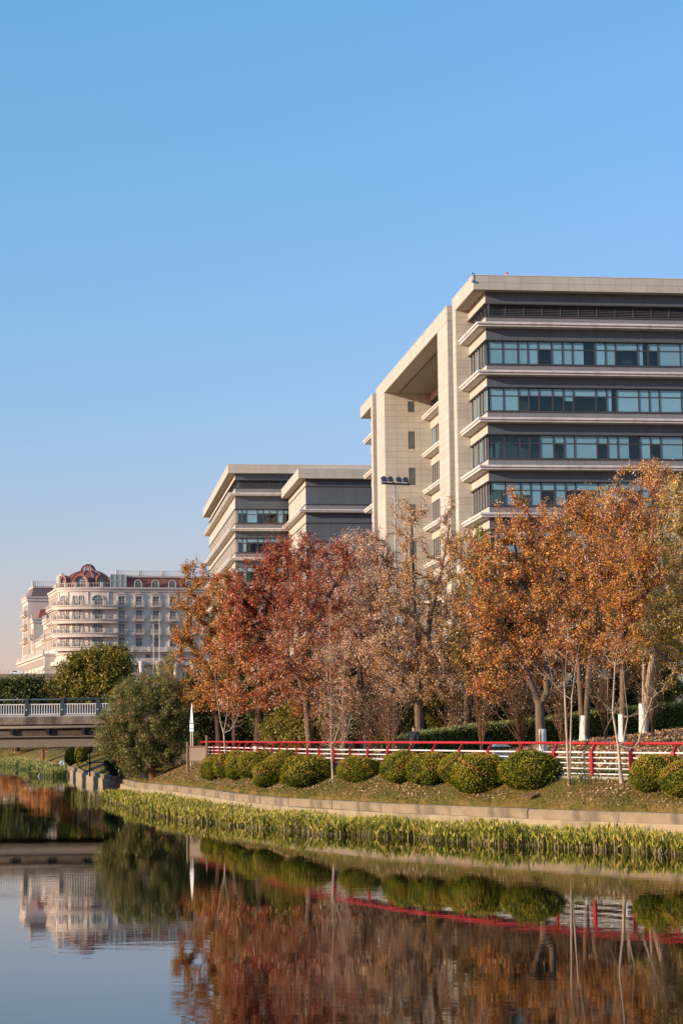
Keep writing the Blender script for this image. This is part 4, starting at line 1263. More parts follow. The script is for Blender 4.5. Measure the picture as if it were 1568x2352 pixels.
# ------------------------------------------------------------------ floodlight mast
fp = at(909, 1330, 130); fg = gz(fp[0], 130.0)
mast = empty('floodlight_mast', (fp[0], 130.0, fg), 0, 'tall thin grey mast carrying four dark floodlights in front of the cream pier', 'floodlight mast')
ft = float(at(909, 1112, 130)[2]) - fg
m = MB(); m.tube([(0, 0, 0), (0, 0, 6), (0, 0, ft)], [.11, .085, .06], 10); m.build('pole', M['grey_metal'], mast, smooth=True)
m = MB(); m.bar((-.84, 0, ft + .08), (.98, -.05, ft - .02), .16, .15); m.build('crossbar', M['black_metal'], mast)
for x in (-.66, -.24, .30, .74):
    zb = ft + .16 - (x + .84) * .055
    m = MB()
    a = [(-.17, -.16, .06), (.15, -.16, .02), (.15, .16, .02), (-.17, .16, .06), (-.20, -.18, .26), (.17, -.19, .14), (.17, .19, .14), (-.20, .18, .26), (-.10, -.16, .37), (.08, -.16, .34), (.08, .16, .34), (-.10, .16, .37)]
    m.add(a, [(3, 2, 1, 0), (0, 1, 5, 4), (1, 2, 6, 5), (2, 3, 7, 6), (3, 0, 4, 7), (4, 5, 9, 8), (5, 6, 10, 9), (6, 7, 11, 10), (7, 4, 8, 11), (8, 9, 10, 11)])
    o = m.build('floodlight', M['flood'], mast, (x, -.02, zb))
    m = MB(); m.bar((-.24, -.1, -.05), (-.24, -.1, .3), .04, .05, (0, 1, 0)); m.bar((-.24, -.1, 0), (.1, -.1, -.02), .04, .05); m.lathe([(0, .22), (.07, .23), (.07, .30), (0, .31)], 8, (-.27, -.1)); m.build('bracket', M['pale_metal'], o)

# ------------------------------------------------------------------ notice board, pointed sign, litter bin, plate
p = ground_hit(431, 1777); q = ground_hit(477, 1760)
dx = (477 - 431) / F * p[1]
nb = empty('notice_board', (p[0], p[1], p[2]), -0.12, 'back of a wooden notice board on two round posts on the bank', 'notice board')
for k, (xx, h) in enumerate(((0, 1.80), (1.13, 1.82))):
    zb = gz(p[0] + xx, p[1]) - p[2]
    m = MB(); m.tube([(0, 0, -.4), (0, 0, .8), (0.01, 0, h)], [.078, .075, .07], 10); m.build('post', M['wood'], nb, (xx, 0, min(zb, 0.35)), smooth=False)
m = MB(); m.box(.09, 1.05, -.02, .03, .72, 1.48); m.build('panel', M['board'], nb)
for zz in (1.52, .68):
    m = MB(); m.bar((.07, 0, zz), (1.06, 0, zz), .09, .09); m.build('frame_rail', M['wood'], nb)
for xx in (.16, .95):
    m = MB(); m.tube([(xx, .45, -.2), (xx, .42, .78)], .055, 8); m.build('rear_leg', M['wood'], nb)

sp = ground_hit(441, 1760); Ys = sp[1]
sgn = empty('pointed_sign', (sp[0], Ys, sp[2]), -0.6, 'slim white triangular sign with blue banded panel on two thin legs', 'sign')
za = [float(at(440, y, Ys)[2] - sp[2]) for y in (1615, 1661, 1663, 1680)]
m = MB()
for xx in (-.07, .07): m.tube([(xx, 0, -.2), (xx, 0, za[3] + .03)], .026, 8)
m.build('leg', M['white'], sgn)
m = MB(); m.add([(-.125, -.02, za[1]), (.125, -.02, za[1]), (0.01, -.02, za[0]), (-.0, -.02, za[0]), (-.125, .02, za[1]), (.125, .02, za[1]), (0.01, .02, za[0]), (0, .02, za[0])],
                [(0, 1, 2, 3), (7, 6, 5, 4), (0, 4, 5, 1), (1, 5, 6, 2), (3, 7, 4, 0)]); m.build('pointed_plate', M['sign_white'], sgn)
m = MB(); m.add([(-.055, -.024, za[1] + .18), (.055, -.024, za[1] + .18), (.055, -.024, za[1] + .20), (-.055, -.024, za[1] + .20)], [(0, 1, 2, 3)]); m.build('plate_line', M['sign_grey'], sgn)
zp0, zp1 = za[3], za[2]
m = MB(); m.box(-.14, .14, -.022, .022, zp0, zp1); pn = m.build('panel', M['sign_white'], sgn)
hh = zp1 - zp0
m = MB(); m.add([(-.115, -.026, zp0 + hh * .32), (.115, -.026, zp0 + hh * .32), (.115, -.026, zp0 + hh * .52), (-.115, -.026, zp0 + hh * .52)], [(0, 1, 2, 3)]); m.build('blue_band', M['sign_blue'], pn)
m = MB()
for a, b, c0, c1 in ((-.12, .11, .88, .92), (-.12, .11, .12, .16), (.05, .07, .55, .86), (-.03, -.02, .6, .86)):
    m.add([(a, -.026, zp0 + hh * c0), (b, -.026, zp0 + hh * c0), (b, -.026, zp0 + hh * c1), (a, -.026, zp0 + hh * c1)], [(0, 1, 2, 3)])
m.build('print', M['sign_grey'], pn)

bp = at(1147, 1750, 79.5); bg_ = gz(bp[0], 79.5) + .05
lb = empty('litter_bin', (bp[0], 79.5, bg_), .35, 'grey roofed litter bin on the promenade behind the railing', 'litter bin')
m = MB(); m.box(-.30, .30, -.22, .22, 0, .62); m.build('body', M['bin'], lb)
m = MB(); m.box(-.26, -.03, -.235, -.221, .08, .56); m.box(.03, .26, -.235, -.221, .08, .56); m.build('door', M['pale_metal'], lb)
m = MB()
for x in (-.28, .28):
    for y in (-.2, .2): m.box(x - .02, x + .02, y - .02, y + .02, .62, .86)
m.box(-.03, .03, -.21, .21, .62, .86); m.build('support', M['black_metal'], lb)
m = MB(); m.add([(-.38, -.28, .86), (.38, -.28, .86), (.38, .28, .86), (-.38, .28, .86), (-.2, -.1, .97), (.2, -.1, .97), (.2, .1, .97), (-.2, .1, .97)], [(3, 2, 1, 0), (4, 5, 6, 7), (0, 1, 5, 4), (1, 2, 6, 5), (2, 3, 7, 6), (3, 0, 4, 7)]); m.build('roof', M['bin'], lb)

p = ground_hit(1222, 1832)
m = MB(); m.add([(-.42, -.22, .01), (.02, -.30, .03), (.42, .22, .10), (.05, .30, .09), (-.42, -.22, .045), (.02, -.30, .065), (.42, .22, .135), (.05, .30, .125)], [(3, 2, 1, 0), (4, 5, 6, 7), (0, 1, 5, 4), (1, 2, 6, 5), (2, 3, 7, 6), (3, 0, 4, 7)])
tag(m.build('metal_plate', M['rust'], None, (p[0], p[1], p[2] + .02)), 'brown flat plate lying on the grass below the round bushes', 'plate')

# low service walls and a bollard behind the trees
for (x0, x1, y, Y, hgt, lab) in ((1255, 1302, 1646, 150, 1.1, 'low pale wall seen between the trunks behind the hedge'), (1505, 1575, 1620, 112, 1.15, 'low pale planter wall behind the hedge at the right edge')):
    a = at(x0, y, Y); b = at(x1, y, Y)
    m = MB(); m.box(0, b[0] - a[0], 0, .4, -2.5, 0.0); m.box(-.05, b[0] - a[0] + .05, -.05, .45, .003, .09)
    tag(m.build('garden_wall', M['cream'], None, (a[0], Y, max(a[2], gz(a[0], Y) + .5))), lab, 'wall')
p = ground_hit(1089, 1692)
m = MB(); m.box(-.14, .14, -.14, .14, -.1, .62); m.box(-.16, .16, -.16, .16, .62, .68)
tag(m.build('path_light', M['black_metal'], None, (p[0] + 6.9, p[1], gz(p[0] + 6.9, p[1]))), 'short dark square garden light in front of the hedge', 'garden light')
for (px, Y, y0, lab) in ((353, 330, 1434, 'thin pale lamp post standing before the hotel front, nearer the dome'), (366, 335, 1422, 'thin pale lamp post standing before the hotel front, nearer the red trees')):
    a = at(px, y0, Y)
    m = MB(); m.tube([(0, 0, 0), (0, 0, a[2] - GB)], [.05, .03], 6); m.bar((0, 0, a[2] - GB - .05), (-.8, 0, a[2] - GB + .05), .05, .05)
    tag(m.build('street_lamp', M['grey_metal'], None, (a[0], Y, GB)), lab, 'lamp post')


# ------------------------------------------------------------------ people
def figure(name, loc, rz, label, pose, top_mat, rot_top=True):
    """one continuous skinned body; jacket, trousers and hair are children built from the same skeleton"""
    root_o = None

    def skin(nm, joints, edges, mat, parent, sub=2):
        me = bpy.data.meshes.new(nm + '_cage')
        me.from_pydata([j[0] for j in joints], edges, [])
        o = bpy.data.objects.new(nm, me); COL.objects.link(o)
        sk = o.modifiers.new('Skin', 'SKIN')
        for i, j in enumerate(joints):
            me.skin_vertices[0].data[i].radius = (j[1], j[2] if len(j) > 2 else j[1])
        me.skin_vertices[0].data[0].use_root = True
        sb = o.modifiers.new('Sub', 'SUBSURF'); sb.levels = sub; sb.render_levels = sub
        dg = bpy.context.evaluated_depsgraph_get()
        nm_me = bpy.data.meshes.new_from_object(o.evaluated_get(dg))
        o.modifiers.clear(); o.data = nm_me
        bpy.data.meshes.remove(me)
        nm_me.materials.clear(); nm_me.materials.append(mat)
        nm_me.polygons.foreach_set('use_smooth', [True] * len(nm_me.polygons))
        if parent: o.parent = parent
        return o
    lean = pose.get('lean', 0.0)
    J = [((0, 0, .93), .13, .10), ((0, -.01 - lean * .2, 1.15), .135, .10), ((0, -lean * .5, 1.36), .15, .10), ((0, -lean * .7, 1.47), .06), ((0, -lean * .8 - .01, 1.54), .062),
         ((0, -lean * .9 - .02, 1.60), .085, .098), ((0, -lean * .9 - .01, 1.69), .078, .09)]
    E_ = [(0, 1), (1, 2), (2, 3), (3, 4), (4, 5), (5, 6)]
    arms = {}
    for s in (-1, 1):
        n0 = len(J)
        el, ha = pose['arms'][s]
        J += [((s * .17, -lean * .55, 1.41), .062), ((s * el[0], el[1], el[2]), .046), ((s * ha[0], ha[1], ha[2]), .034), ((s * (ha[0] - .02), ha[1] - .07, ha[2] - .03), .03)]
        E_ += [(2, n0), (n0, n0 + 1), (n0 + 1, n0 + 2), (n0 + 2, n0 + 3)]
        arms[s] = n0
        n1 = len(J)
        st = pose.get('step', 0) * s
        J += [((s * .10, 0, .86), .092), ((s * .11, -.03 + st * .5, .48), .064), ((s * .11, .02 + st, .10), .045), ((s * .12, -.15 + st, .04), .04)]
        E_ += [(0, n1), (n1, n1 + 1), (n1 + 1, n1 + 2), (n1 + 2, n1 + 3)]
    body = skin(name, J, E_, M['skin'], None)
    body.location = loc; body.rotation_euler = (0, 0, rz)
    tag(body, label, 'person')
    # jacket: torso and sleeves a little thicker
    def grow(j, k): return (j[0],) + tuple(r + k for r in j[1:])
    JJ = [grow(J[0], .035), grow(J[1], .035), grow(J[2], .03), grow(J[3], .012)]; JE = [(0, 1), (1, 2), (2, 3)]
    for s in (-1, 1):
        n0 = len(JJ); a = arms[s]; JJ += [grow(J[a], .022), grow(J[a + 1], .02), grow(J[a + 2], .018)]; JE += [(2, n0), (n0, n0 + 1), (n0 + 1, n0 + 2)]
    skin('jacket', JJ, JE, M[top_mat], body)
    JT = [grow(((0, 0, .92), .13, .10), .012)]; JTE = []
    for s in (-1, 1):
        n0 = len(JT); a = arms[s] + 4; JT += [grow(J[a], .02), grow(J[a + 1], .02), grow(J[a + 2], .022)]; JTE += [(0, n0), (n0, n0 + 1), (n0 + 1, n0 + 2)]
    skin('trousers', JT, JTE, M['trousers'], body)
    hz = J[6][0]
    skin('hair', [((hz[0], hz[1] + .03, hz[2] - .09), .075, .07), ((hz[0], hz[1] + .01, hz[2] - .01), .088, .095), ((hz[0], hz[1] - .01, hz[2] + .02), .07, .085)], [(0, 1), (1, 2)], M['hair'], body)
    m = MB()
    fx = hz[1] - .02
    m.add([(-.013, fx - .085, 1.615), (.013, fx - .085, 1.615), (0, fx - .115, 1.60), (0, fx - .088, 1.645)], [(0, 1, 2), (0, 2, 3), (1, 3, 2)])
    m.build('nose', M['skin'], body)
    m = MB()
    for s in (-1, 1): m.add([(s * .035 - .013, fx - .089, 1.64), (s * .035 + .013, fx - .089, 1.64), (s * .035 + .010, fx - .089, 1.65), (s * .035 - .010, fx - .089, 1.65)], [(0, 1, 2, 3)])
    m.add([(-.024, fx - .086, 1.575), (.024, fx - .086, 1.575), (.022, fx - .086, 1.582), (-.022, fx - .086, 1.582)], [(0, 1, 2, 3)])
    m.build('eyes_and_mouth', M['hair'], body)
    return body


pp = at(948, 1700, 88.0)
figure('person', (pp[0], 88.0, gz(pp[0], 88.0) + .02), math.radians(155), 'person in a navy jacket seen from behind beside a white painted trunk',
       {'lean': .12, 'arms': {-1: ((.27, .02, 1.12), (.22, -.14, .98)), 1: ((.28, .0, 1.14), (.20, -.16, 1.0))}, 'step': .06}, 'jacket')
pp = at(92, 1742, 222.0)
figure('person', (pp[0], 222.0, gz(pp[0], 222.0) + .02), math.radians(60), 'person in a white top and dark trousers standing on the bank under the bridge',
       {'lean': .02, 'arms': {-1: ((.25, .02, 1.14), (.24, -.06, .9)), 1: ((.25, .02, 1.14), (.24, -.06, .9))}, 'step': .05}, 'white_shirt')
bp = at(137, 1744, 236); w_ = wall_dist(np.array([bp[0]]), np.array([236.0]))
m = MB(); m.box(-.3, .3, -.2, .2, 0, .42); m.box(-.2, .25, -.15, .15, .421, .6)
o = tag(m.build('bag', M['white_shirt'], None, (bp[0] + .3, 236, max(1.05, gz(bp[0] + .3, 236)))), 'small white and blue bag left on the canal wall under the bridge', 'bag')
m = MB(); m.box(-.1, .1, -.215, -.202, .12, .3); m.build('patch', M['sign_blue'], o)
# ------------------------------------------------------------------ vegetation
def unit(v): return v / np.maximum(np.linalg.norm(v, axis=-1, keepdims=True), 1e-9)


def frusta(P0, P1, r0, r1, k):
    """side faces of many tapered pieces of branch, as quads (N*k, 4, 3)"""
    d = unit(P1 - P0)
    ref = np.where(np.abs(d[:, 2:3]) < 0.9, np.array([[0, 0, 1.0]]), np.array([[1.0, 0, 0]]))
    a = unit(np.cross(d, ref)); b = np.cross(d, a)
    ang = np.arange(k + 1) * 2 * np.pi / k
    ring = a[:, None, :] * np.cos(ang)[None, :, None] + b[:, None, :] * np.sin(ang)[None, :, None]
    A = P0[:, None, :] + ring * r0[:, None, None]; B = P1[:, None, :] + ring * r1[:, None, None]
    return np.stack([A[:, :-1], A[:, 1:], B[:, 1:], B[:, :-1]], 2).reshape(-1, 4, 3)


def wood_mesh(name, mat, pos, par, rad, kbig=8):
    idx = np.where(par >= 0)[0]
    P0 = pos[par[idx]]; P1 = pos[idx]; r1 = rad[idx]; r0 = np.minimum(rad[par[idx]], r1 * 1.7)
    big = r1 > .05; mid = (~big) & (r1 > .016); sm = ~(big | mid)
    Q = [frusta(P0[m], P1[m] + (P1[m] - P0[m]) * .06, r0[m], r1[m], k) for m, k in ((big, kbig), (mid, 5), (sm, 3)) if m.any()]
    me = quads_mesh(name, np.concatenate(Q), mat)
    # weld the rings so that bark shades smoothly
    bm = bmesh.new(); bm.from_mesh(me); bmesh.ops.remove_doubles(bm, verts=bm.verts, dist=0.0004)
    for f in bm.faces: f.smooth = True
    bm.to_mesh(me); bm.free()
    return me


def grow(rg, trunk, lobes, ntips, limbs=(), seg=.5, wpath=.45, zmin=1.2, wob=.06, droop=0.0, gaps=.35, inner=2.2):
    """a branching skeleton: trunk polyline, optional big limbs, then twigs that reach for points spread in the crown lobes"""
    pos = []; par = []; pl = []

    def chain(pts, start):
        pts = catmull(pts, 4); pts = resample(pts, seg * .7)
        prev = start
        for i, p in enumerate(pts):
            if start is not None and i == 0: continue
            pos.append(p + (rg.normal(0, wob * .4, 3) if len(pos) > 2 else 0)); par.append(-1 if prev is None else prev)
            pl.append(0 if prev is None else pl[prev] + float(np.linalg.norm(p - np.array(pos[prev]))))
            prev = len(pos) - 1
        return prev
    chain(trunk, None)
    for lb in limbs:
        P = np.array(pos); j = int(np.argmin(np.linalg.norm(P - np.array(lb[0]), axis=1)))
        chain([pos[j]] + list(lb[1:]), j)
    # target points
    L = np.array([np.concatenate([c, r]) for c, r in lobes]); vol = L[:, 3] * L[:, 4] * L[:, 5]; pr = vol ** .8; pr /= pr.sum()
    T = []
    f = rg.uniform(.55, 1.1, (3, 3)); ph = rg.uniform(0, 6.28, 3)
    while len(T) < ntips:
        i = rg.choice(len(L), p=pr); u = unit(rg.normal(size=3)); r = rg.uniform(0, 1) ** (1 / inner)
        if rg.uniform() < .13: r *= rg.uniform(1.05, 1.28); u = unit(u + np.array([0, 0, .35]))      # stray sprigs break the outline
        p = L[i, :3] + u * r * L[i, 3:6]
        nv = np.sin(f @ p * 1.9 + ph).sum() / 3
        if nv < -gaps * 1.0 and rg.uniform() < .85: continue
        T.append(p)
    T = np.array(T)
    top = np.array(pos[-1]) if not limbs else np.mean(pos[len(pos) // 2:], axis=0)
    T = T[np.argsort(np.linalg.norm(T - top, axis=1) + rg.normal(0, .4, len(T)))]
    cap = len(pos) + ntips * 12
    PP = np.zeros((cap, 3)); PA = np.full(cap, -1); PLn = np.zeros(cap); n = len(pos)
    PP[:n] = pos; PA[:n] = par; PLn[:n] = pl
    tips = []
    for a in T:
        D = np.linalg.norm(PP[:n] - a, axis=1)
        cost = D + wpath * PLn[:n] * .35 + np.where(PP[:n, 2] < zmin, 50, 0) + np.maximum(0, PP[:n, 2] - a[2] - .2) * .8
        j = int(np.argmin(cost)); d = D[j]
        if d < .08: continue
        k = max(1, int(math.ceil(d / seg)))
        dirp = PP[j] - PP[PA[j]] if PA[j] >= 0 else np.array([0, 0, 1.0])
        dirp = dirp / max(1e-6, np.linalg.norm(dirp))
        c = PP[j] + dirp * d * .4 + np.array([0, 0, .12 * d])
        prev = j
        for q in range(1, k + 1):
            t = q / k
            p = (1 - t) ** 2 * PP[j] + 2 * t * (1 - t) * c + t * t * a
            if q < k: p = p + rg.normal(0, wob, 3)
            if n >= cap: break
            PP[n] = p; PA[n] = prev; PLn[n] = PLn[prev] + d / k; prev = n; n += 1
        tips.append(prev)
    pos = PP[:n]; par = PA[:n]
    cnt = np.zeros(n); cnt[tips] += 1
    for i in range(n - 1, 0, -1):
        if par[i] >= 0: cnt[par[i]] += max(cnt[i], .5)
    return pos, par, np.maximum(cnt, 1), np.array(tips)


def leaf_quads(rg, base, dirv, length, width, fold=.25, lit=.45, facev=None):
    """lance shaped leaf quads"""
    n = len(base)
    face = rg.normal(size=(n, 3)) + lit * np.array([-.62, -.42, .5])      # leaves turn their faces to the light
    if facev is not None: face = rg.normal(size=(n, 3)) * .55 + facev * 1.6
    side = unit(np.cross(dirv, face))
    nor = np.cross(side, dirv)
    L = length[:, None]; W = width[:, None]
    mid = base + dirv * L * .45
    a = mid + side * W * .5 + nor * W * fold; b = mid - side * W * .5 + nor * W * fold
    return np.stack([base, a, base + dirv * L, b], 1)


def leaves_on(rg, pos, par, tips, per, spread, size, aspect, down=.35, tb=None, tnoise=.28, back=2):
    """leaves round the tips; tint = a value shared by a twig plus one of its own"""
    idx = []; ct = []
    clump = rg.uniform(0, 1, len(tips))
    for k in range(back + 1):
        idx.append(tips.copy()); ct.append(clump); tips = np.where(par[tips] >= 0, par[tips], tips)
    idx = np.concatenate(idx); ct = np.concatenate(ct)
    sel = rg.integers(0, len(idx), per * len(clump))
    i = idx[sel]; p0 = pos[i]; p1 = pos[np.maximum(par[i], 0)]
    t = rg.uniform(0, .8, (len(sel), 1))
    base = p0 * (1 - t) + p1 * t + rg.normal(0, spread, (len(sel), 3))
    d = unit(rg.normal(size=(len(sel), 3)) + np.array([0, 0, -down * 2]))
    ln = rg.uniform(*size, len(sel)); Q = leaf_quads(rg, base, d, ln, ln * aspect)
    c = ct[sel]
    if tb is not None: c = tb(base, c)
    tint = np.clip(.5 + (c - .5) * (1 - tnoise) + rg.uniform(-.5, .5, len(sel)) * tnoise * 1.6, 0, 1)
    return Q, tint


def px_lobes(D, base, lst):
    """crown lobes given in picture pixels become ellipsoids round the tree"""
    out = []
    for l in lst:
        x, y, rx, ry = l[:4]; dy = l[4] if len(l) > 4 else 0.0
        c = at(x, y, D + dy) - base; s = D / F
        out.append((c, np.array([rx * s, max(rx, ry) * s * .95, ry * s])))
    return out


def px_line(D, base, lst):
    return [at(l[0], l[1], D + (l[2] if len(l) > 2 else 0)) - base for l in lst]


def build_tree(name, label, cat, base, trunk, lobes, limbs, ntips, R0, bark_m, leaf_m, per, size, aspect=.6, spread=.12, down=.35, rt=.0055, white=0.0,
               seed=1, tb=None, tnoise=.28, gaps=.35, group=None, wob=.06, seg=.5, zmin=1.2, inner=2.2, back=2):
    rg = np.random.default_rng(seed)
    pos, par, cnt, tips = grow(rg, trunk, lobes, ntips, limbs, seg=seg, gaps=gaps, wob=wob, zmin=zmin, inner=inner)
    e = math.log(R0 / rt) / math.log(max(cnt.max(), 2))
    rad = rt * cnt ** e
    root = empty(name, tuple(base), 0, label, cat, group)
    # flare the foot and sink it a little
    rad = rad * (1 + .35 * np.exp(-np.maximum(pos[:, 2], 0) / .25) * (rad > .05))
    link('trunk', wood_mesh('trunk', M[bark_m], pos, par, rad), root)
    if white > 0:
        m = MB(); chain = []; i = 0
        pts = [pos[j] for j in range(len(pos)) if pos[j][2] < white + .5 and rad[j] > R0 * .6 and j < 40]
        pts = sorted(pts, key=lambda p: p[2])
        zz = np.linspace(-.25, white, 7); P = np.array(pts)
        line = [(float(np.interp(z, P[:, 2], P[:, 0])), float(np.interp(z, P[:, 2], P[:, 1])), z) for z in zz]
        m.tube(line, [R0 * (1.09 + .36 * math.exp(-max(z, 0) / .25)) + .012 for z in zz], 12)
        m.build('whitewash', M['whitewash'], root, smooth=True)
    if per > 0:
        Q, tint = leaves_on(rg, pos, par, tips, per, spread, size, aspect, down, tb, tnoise, back)
        link('crown', quads_mesh('crown', Q, M[leaf_m], tint), root)
    return root


# ---- the row of autumn trees along the promenade, as they stand in the photograph
DENS = 1.75
GA = 'autumn trees along the promenade'


def T(name, label, base_px, trunk_px, lobes_px, leaf, D=None, limbs_px=(), ntips=420, R0=.15, per=22, size=(.075, .13), aspect=.62, white=0.0, bark_m='bark', seed=1, tb=None, **kw):
    if D is None:
        b = ground_hit(*base_px)
    else:
        p = at(base_px[0], base_px[1], D); b = np.array([p[0], D, gz(p[0], D)])
    Db = float(b[1])
    tr = [np.array([0, 0, -.3]), np.array([0, 0, .02])] + px_line(Db, b, trunk_px)
    lb = [px_line(Db, b, l) for l in limbs_px]
    per = int(per * DENS); ntips = int(ntips * 1.25)
    if kw.get('group') == GA:                       # finer, more numerous leaves that hang together on their twigs
        per = int(per * .92); size = (size[0] * .85, size[1] * .84); kw.setdefault('spread', .10); kw.setdefault('rt', .009)
    return build_tree(name, label, kw.pop('cat', 'tree'), b, tr, px_lobes(Db, b, lobes_px), lb, ntips, R0, bark_m, leaf, per, size, aspect, white=white, seed=seed, tb=tb, **kw)


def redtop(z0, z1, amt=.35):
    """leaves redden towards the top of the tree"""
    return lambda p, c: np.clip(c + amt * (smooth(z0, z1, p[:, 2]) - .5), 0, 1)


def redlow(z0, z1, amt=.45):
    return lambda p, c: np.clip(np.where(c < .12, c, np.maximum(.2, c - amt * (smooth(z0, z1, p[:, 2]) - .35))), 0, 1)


T('autumn_tree', 'red and olive leaved tree at the left end of the row beside the oleander', (508, 1728), [(503, 1640), (492, 1560), (482, 1470)],
  [(452, 1315, 34, 48), (425, 1300, 22, 24), (430, 1420, 44, 80), (495, 1390, 66, 85), (480, 1520, 80, 62), (408, 1470, 24, 50), (520, 1460, 60, 80), (440, 1540, 40, 40), (470, 1600, 60, 45), (440, 1600, 46, 40), (520, 1610, 60, 42), (545, 1400, 40, 60)], 'leaf_mixed', D=124, tb=lambda p, c: .14 + .84 * c, ntips=640, per=27, seed=11, R0=.17, bark_m='bark_dark', group=GA, gaps=.5, size=(.085, .15))
T('autumn_tree', 'deep red leaved tree with the tallest red crown in the left half', (590, 1712), [(588, 1620), (594, 1520), (606, 1420)],
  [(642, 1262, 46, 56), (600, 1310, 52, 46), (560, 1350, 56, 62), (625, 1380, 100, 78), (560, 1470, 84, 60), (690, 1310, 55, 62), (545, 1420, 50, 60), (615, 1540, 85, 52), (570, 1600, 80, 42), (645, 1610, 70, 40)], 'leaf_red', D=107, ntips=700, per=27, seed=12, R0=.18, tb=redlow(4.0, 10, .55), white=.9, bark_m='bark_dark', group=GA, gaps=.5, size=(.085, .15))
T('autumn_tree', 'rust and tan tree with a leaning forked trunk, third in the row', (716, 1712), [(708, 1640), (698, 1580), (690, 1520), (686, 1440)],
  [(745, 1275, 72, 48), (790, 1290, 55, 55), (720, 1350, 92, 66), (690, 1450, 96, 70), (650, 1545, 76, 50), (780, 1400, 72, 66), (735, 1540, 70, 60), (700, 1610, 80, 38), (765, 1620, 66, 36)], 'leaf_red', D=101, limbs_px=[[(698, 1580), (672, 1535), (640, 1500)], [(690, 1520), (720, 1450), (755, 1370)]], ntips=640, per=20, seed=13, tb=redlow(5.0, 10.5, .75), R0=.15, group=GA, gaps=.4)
T('autumn_tree', 'pinkish tan dry leaved tree on a straight white based trunk', (834, 1738), [(833, 1660), (829, 1580), (824, 1480)],
  [(852, 1245, 50, 40), (880, 1290, 48, 42), (830, 1330, 80, 60), (810, 1420, 95, 75), (850, 1510, 95, 62), (765, 1530, 62, 46), (790, 1590, 70, 40), (880, 1590, 50, 36), (830, 1625, 60, 30)], 'leaf_tan', limbs_px=[[(829, 1580), (792, 1520), (760, 1470)], [(824, 1480), (850, 1400), (868, 1310)]], ntips=900, per=27, white=1.15, seed=14, R0=.135, group=GA, gaps=.35, size=(.07, .125))
T('autumn_tree', 'gold brown sparse topped tree on a stout trunk beside the person', (966, 1733), [(964, 1660), (962, 1600), (958, 1560)],
  [(945, 1170, 48, 34), (935, 1230, 55, 50), (1022, 1185, 34, 58), (1040, 1260, 46, 60), (955, 1330, 90, 58), (890, 1400, 84, 60), (1010, 1400, 78, 80), (900, 1500, 96, 62), (1010, 1510, 80, 62), (960, 1580, 110, 45), (1060, 1570, 46, 40)], 'leaf_tangold',
  limbs_px=[[(962, 1600), (925, 1545), (885, 1480), (868, 1390)], [(962, 1600), (975, 1520), (985, 1420), (1018, 1300), (1030, 1210)], [(975, 1590), (1030, 1540), (1085, 1500)], [(958, 1560), (945, 1450), (940, 1300), (944, 1200)]], ntips=900, per=23, white=1.2, seed=15, R0=.19, group=GA, gaps=.3, size=(.065, .12))
T('autumn_tree', 'orange tree with a wide forked trunk and a limb reaching left', (1243, 1738), [(1241, 1670), (1238, 1618)],
  [(1172, 1150, 42, 40), (1190, 1210, 62, 50), (1120, 1290, 58, 66), (1215, 1290, 92, 66), (1275, 1220, 50, 60), (1130, 1400, 84, 62), (1240, 1390, 90, 70), (1110, 1500, 72, 50), (1200, 1500, 90, 46), (1120, 1575, 62, 36)], 'leaf_orange',
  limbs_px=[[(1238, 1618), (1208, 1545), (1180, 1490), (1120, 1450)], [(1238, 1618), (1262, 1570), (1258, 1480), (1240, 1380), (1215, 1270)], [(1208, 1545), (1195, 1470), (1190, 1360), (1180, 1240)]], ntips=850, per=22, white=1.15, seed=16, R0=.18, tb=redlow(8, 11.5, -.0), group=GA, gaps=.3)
T('autumn_tree', 'orange gold tree with a straight white based trunk right of the forked tree', (1340, 1703), [(1337, 1620), (1328, 1540), (1322, 1440)],
  [(1330, 1160, 62, 42), (1380, 1180, 60, 50), (1330, 1260, 92, 62), (1400, 1300, 72, 66), (1310, 1370, 90, 66), (1340, 1470, 84, 56), (1265, 1450, 50, 50)], 'leaf_orange', limbs_px=[[(1330, 1600), (1352, 1540), (1362, 1450), (1380, 1320)]], ntips=800, per=21, white=1.25, seed=17, R0=.165, group=GA, gaps=.35)
T('autumn_tree', 'tallest rusty orange tree of the right half on a slim white based trunk', (1428, 1706), [(1429, 1620), (1428, 1520), (1432, 1400)],
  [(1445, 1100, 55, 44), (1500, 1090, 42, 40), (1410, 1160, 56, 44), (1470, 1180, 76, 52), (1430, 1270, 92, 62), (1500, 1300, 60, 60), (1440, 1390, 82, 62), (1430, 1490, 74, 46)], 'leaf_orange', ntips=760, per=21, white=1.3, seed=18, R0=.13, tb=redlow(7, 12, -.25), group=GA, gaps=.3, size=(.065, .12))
T('autumn_tree', 'yellowing tree with twin white based stems near the right edge', (1476, 1685), [(1473, 1610), (1470, 1530), (1478, 1420)],
  [(1545, 1150, 46, 60), (1560, 1250, 50, 66), (1500, 1260, 60, 60), (1520, 1370, 76, 62), (1480, 1470, 72, 56), (1560, 1470, 50, 60)], 'leaf_yelgreen', limbs_px=[[(1473, 1625), (1486, 1580), (1500, 1500), (1545, 1400)]], ntips=700, per=22, white=1.5, seed=19, R0=.17, bark_m='bark_pale', group=GA, gaps=.3, size=(.065, .12))
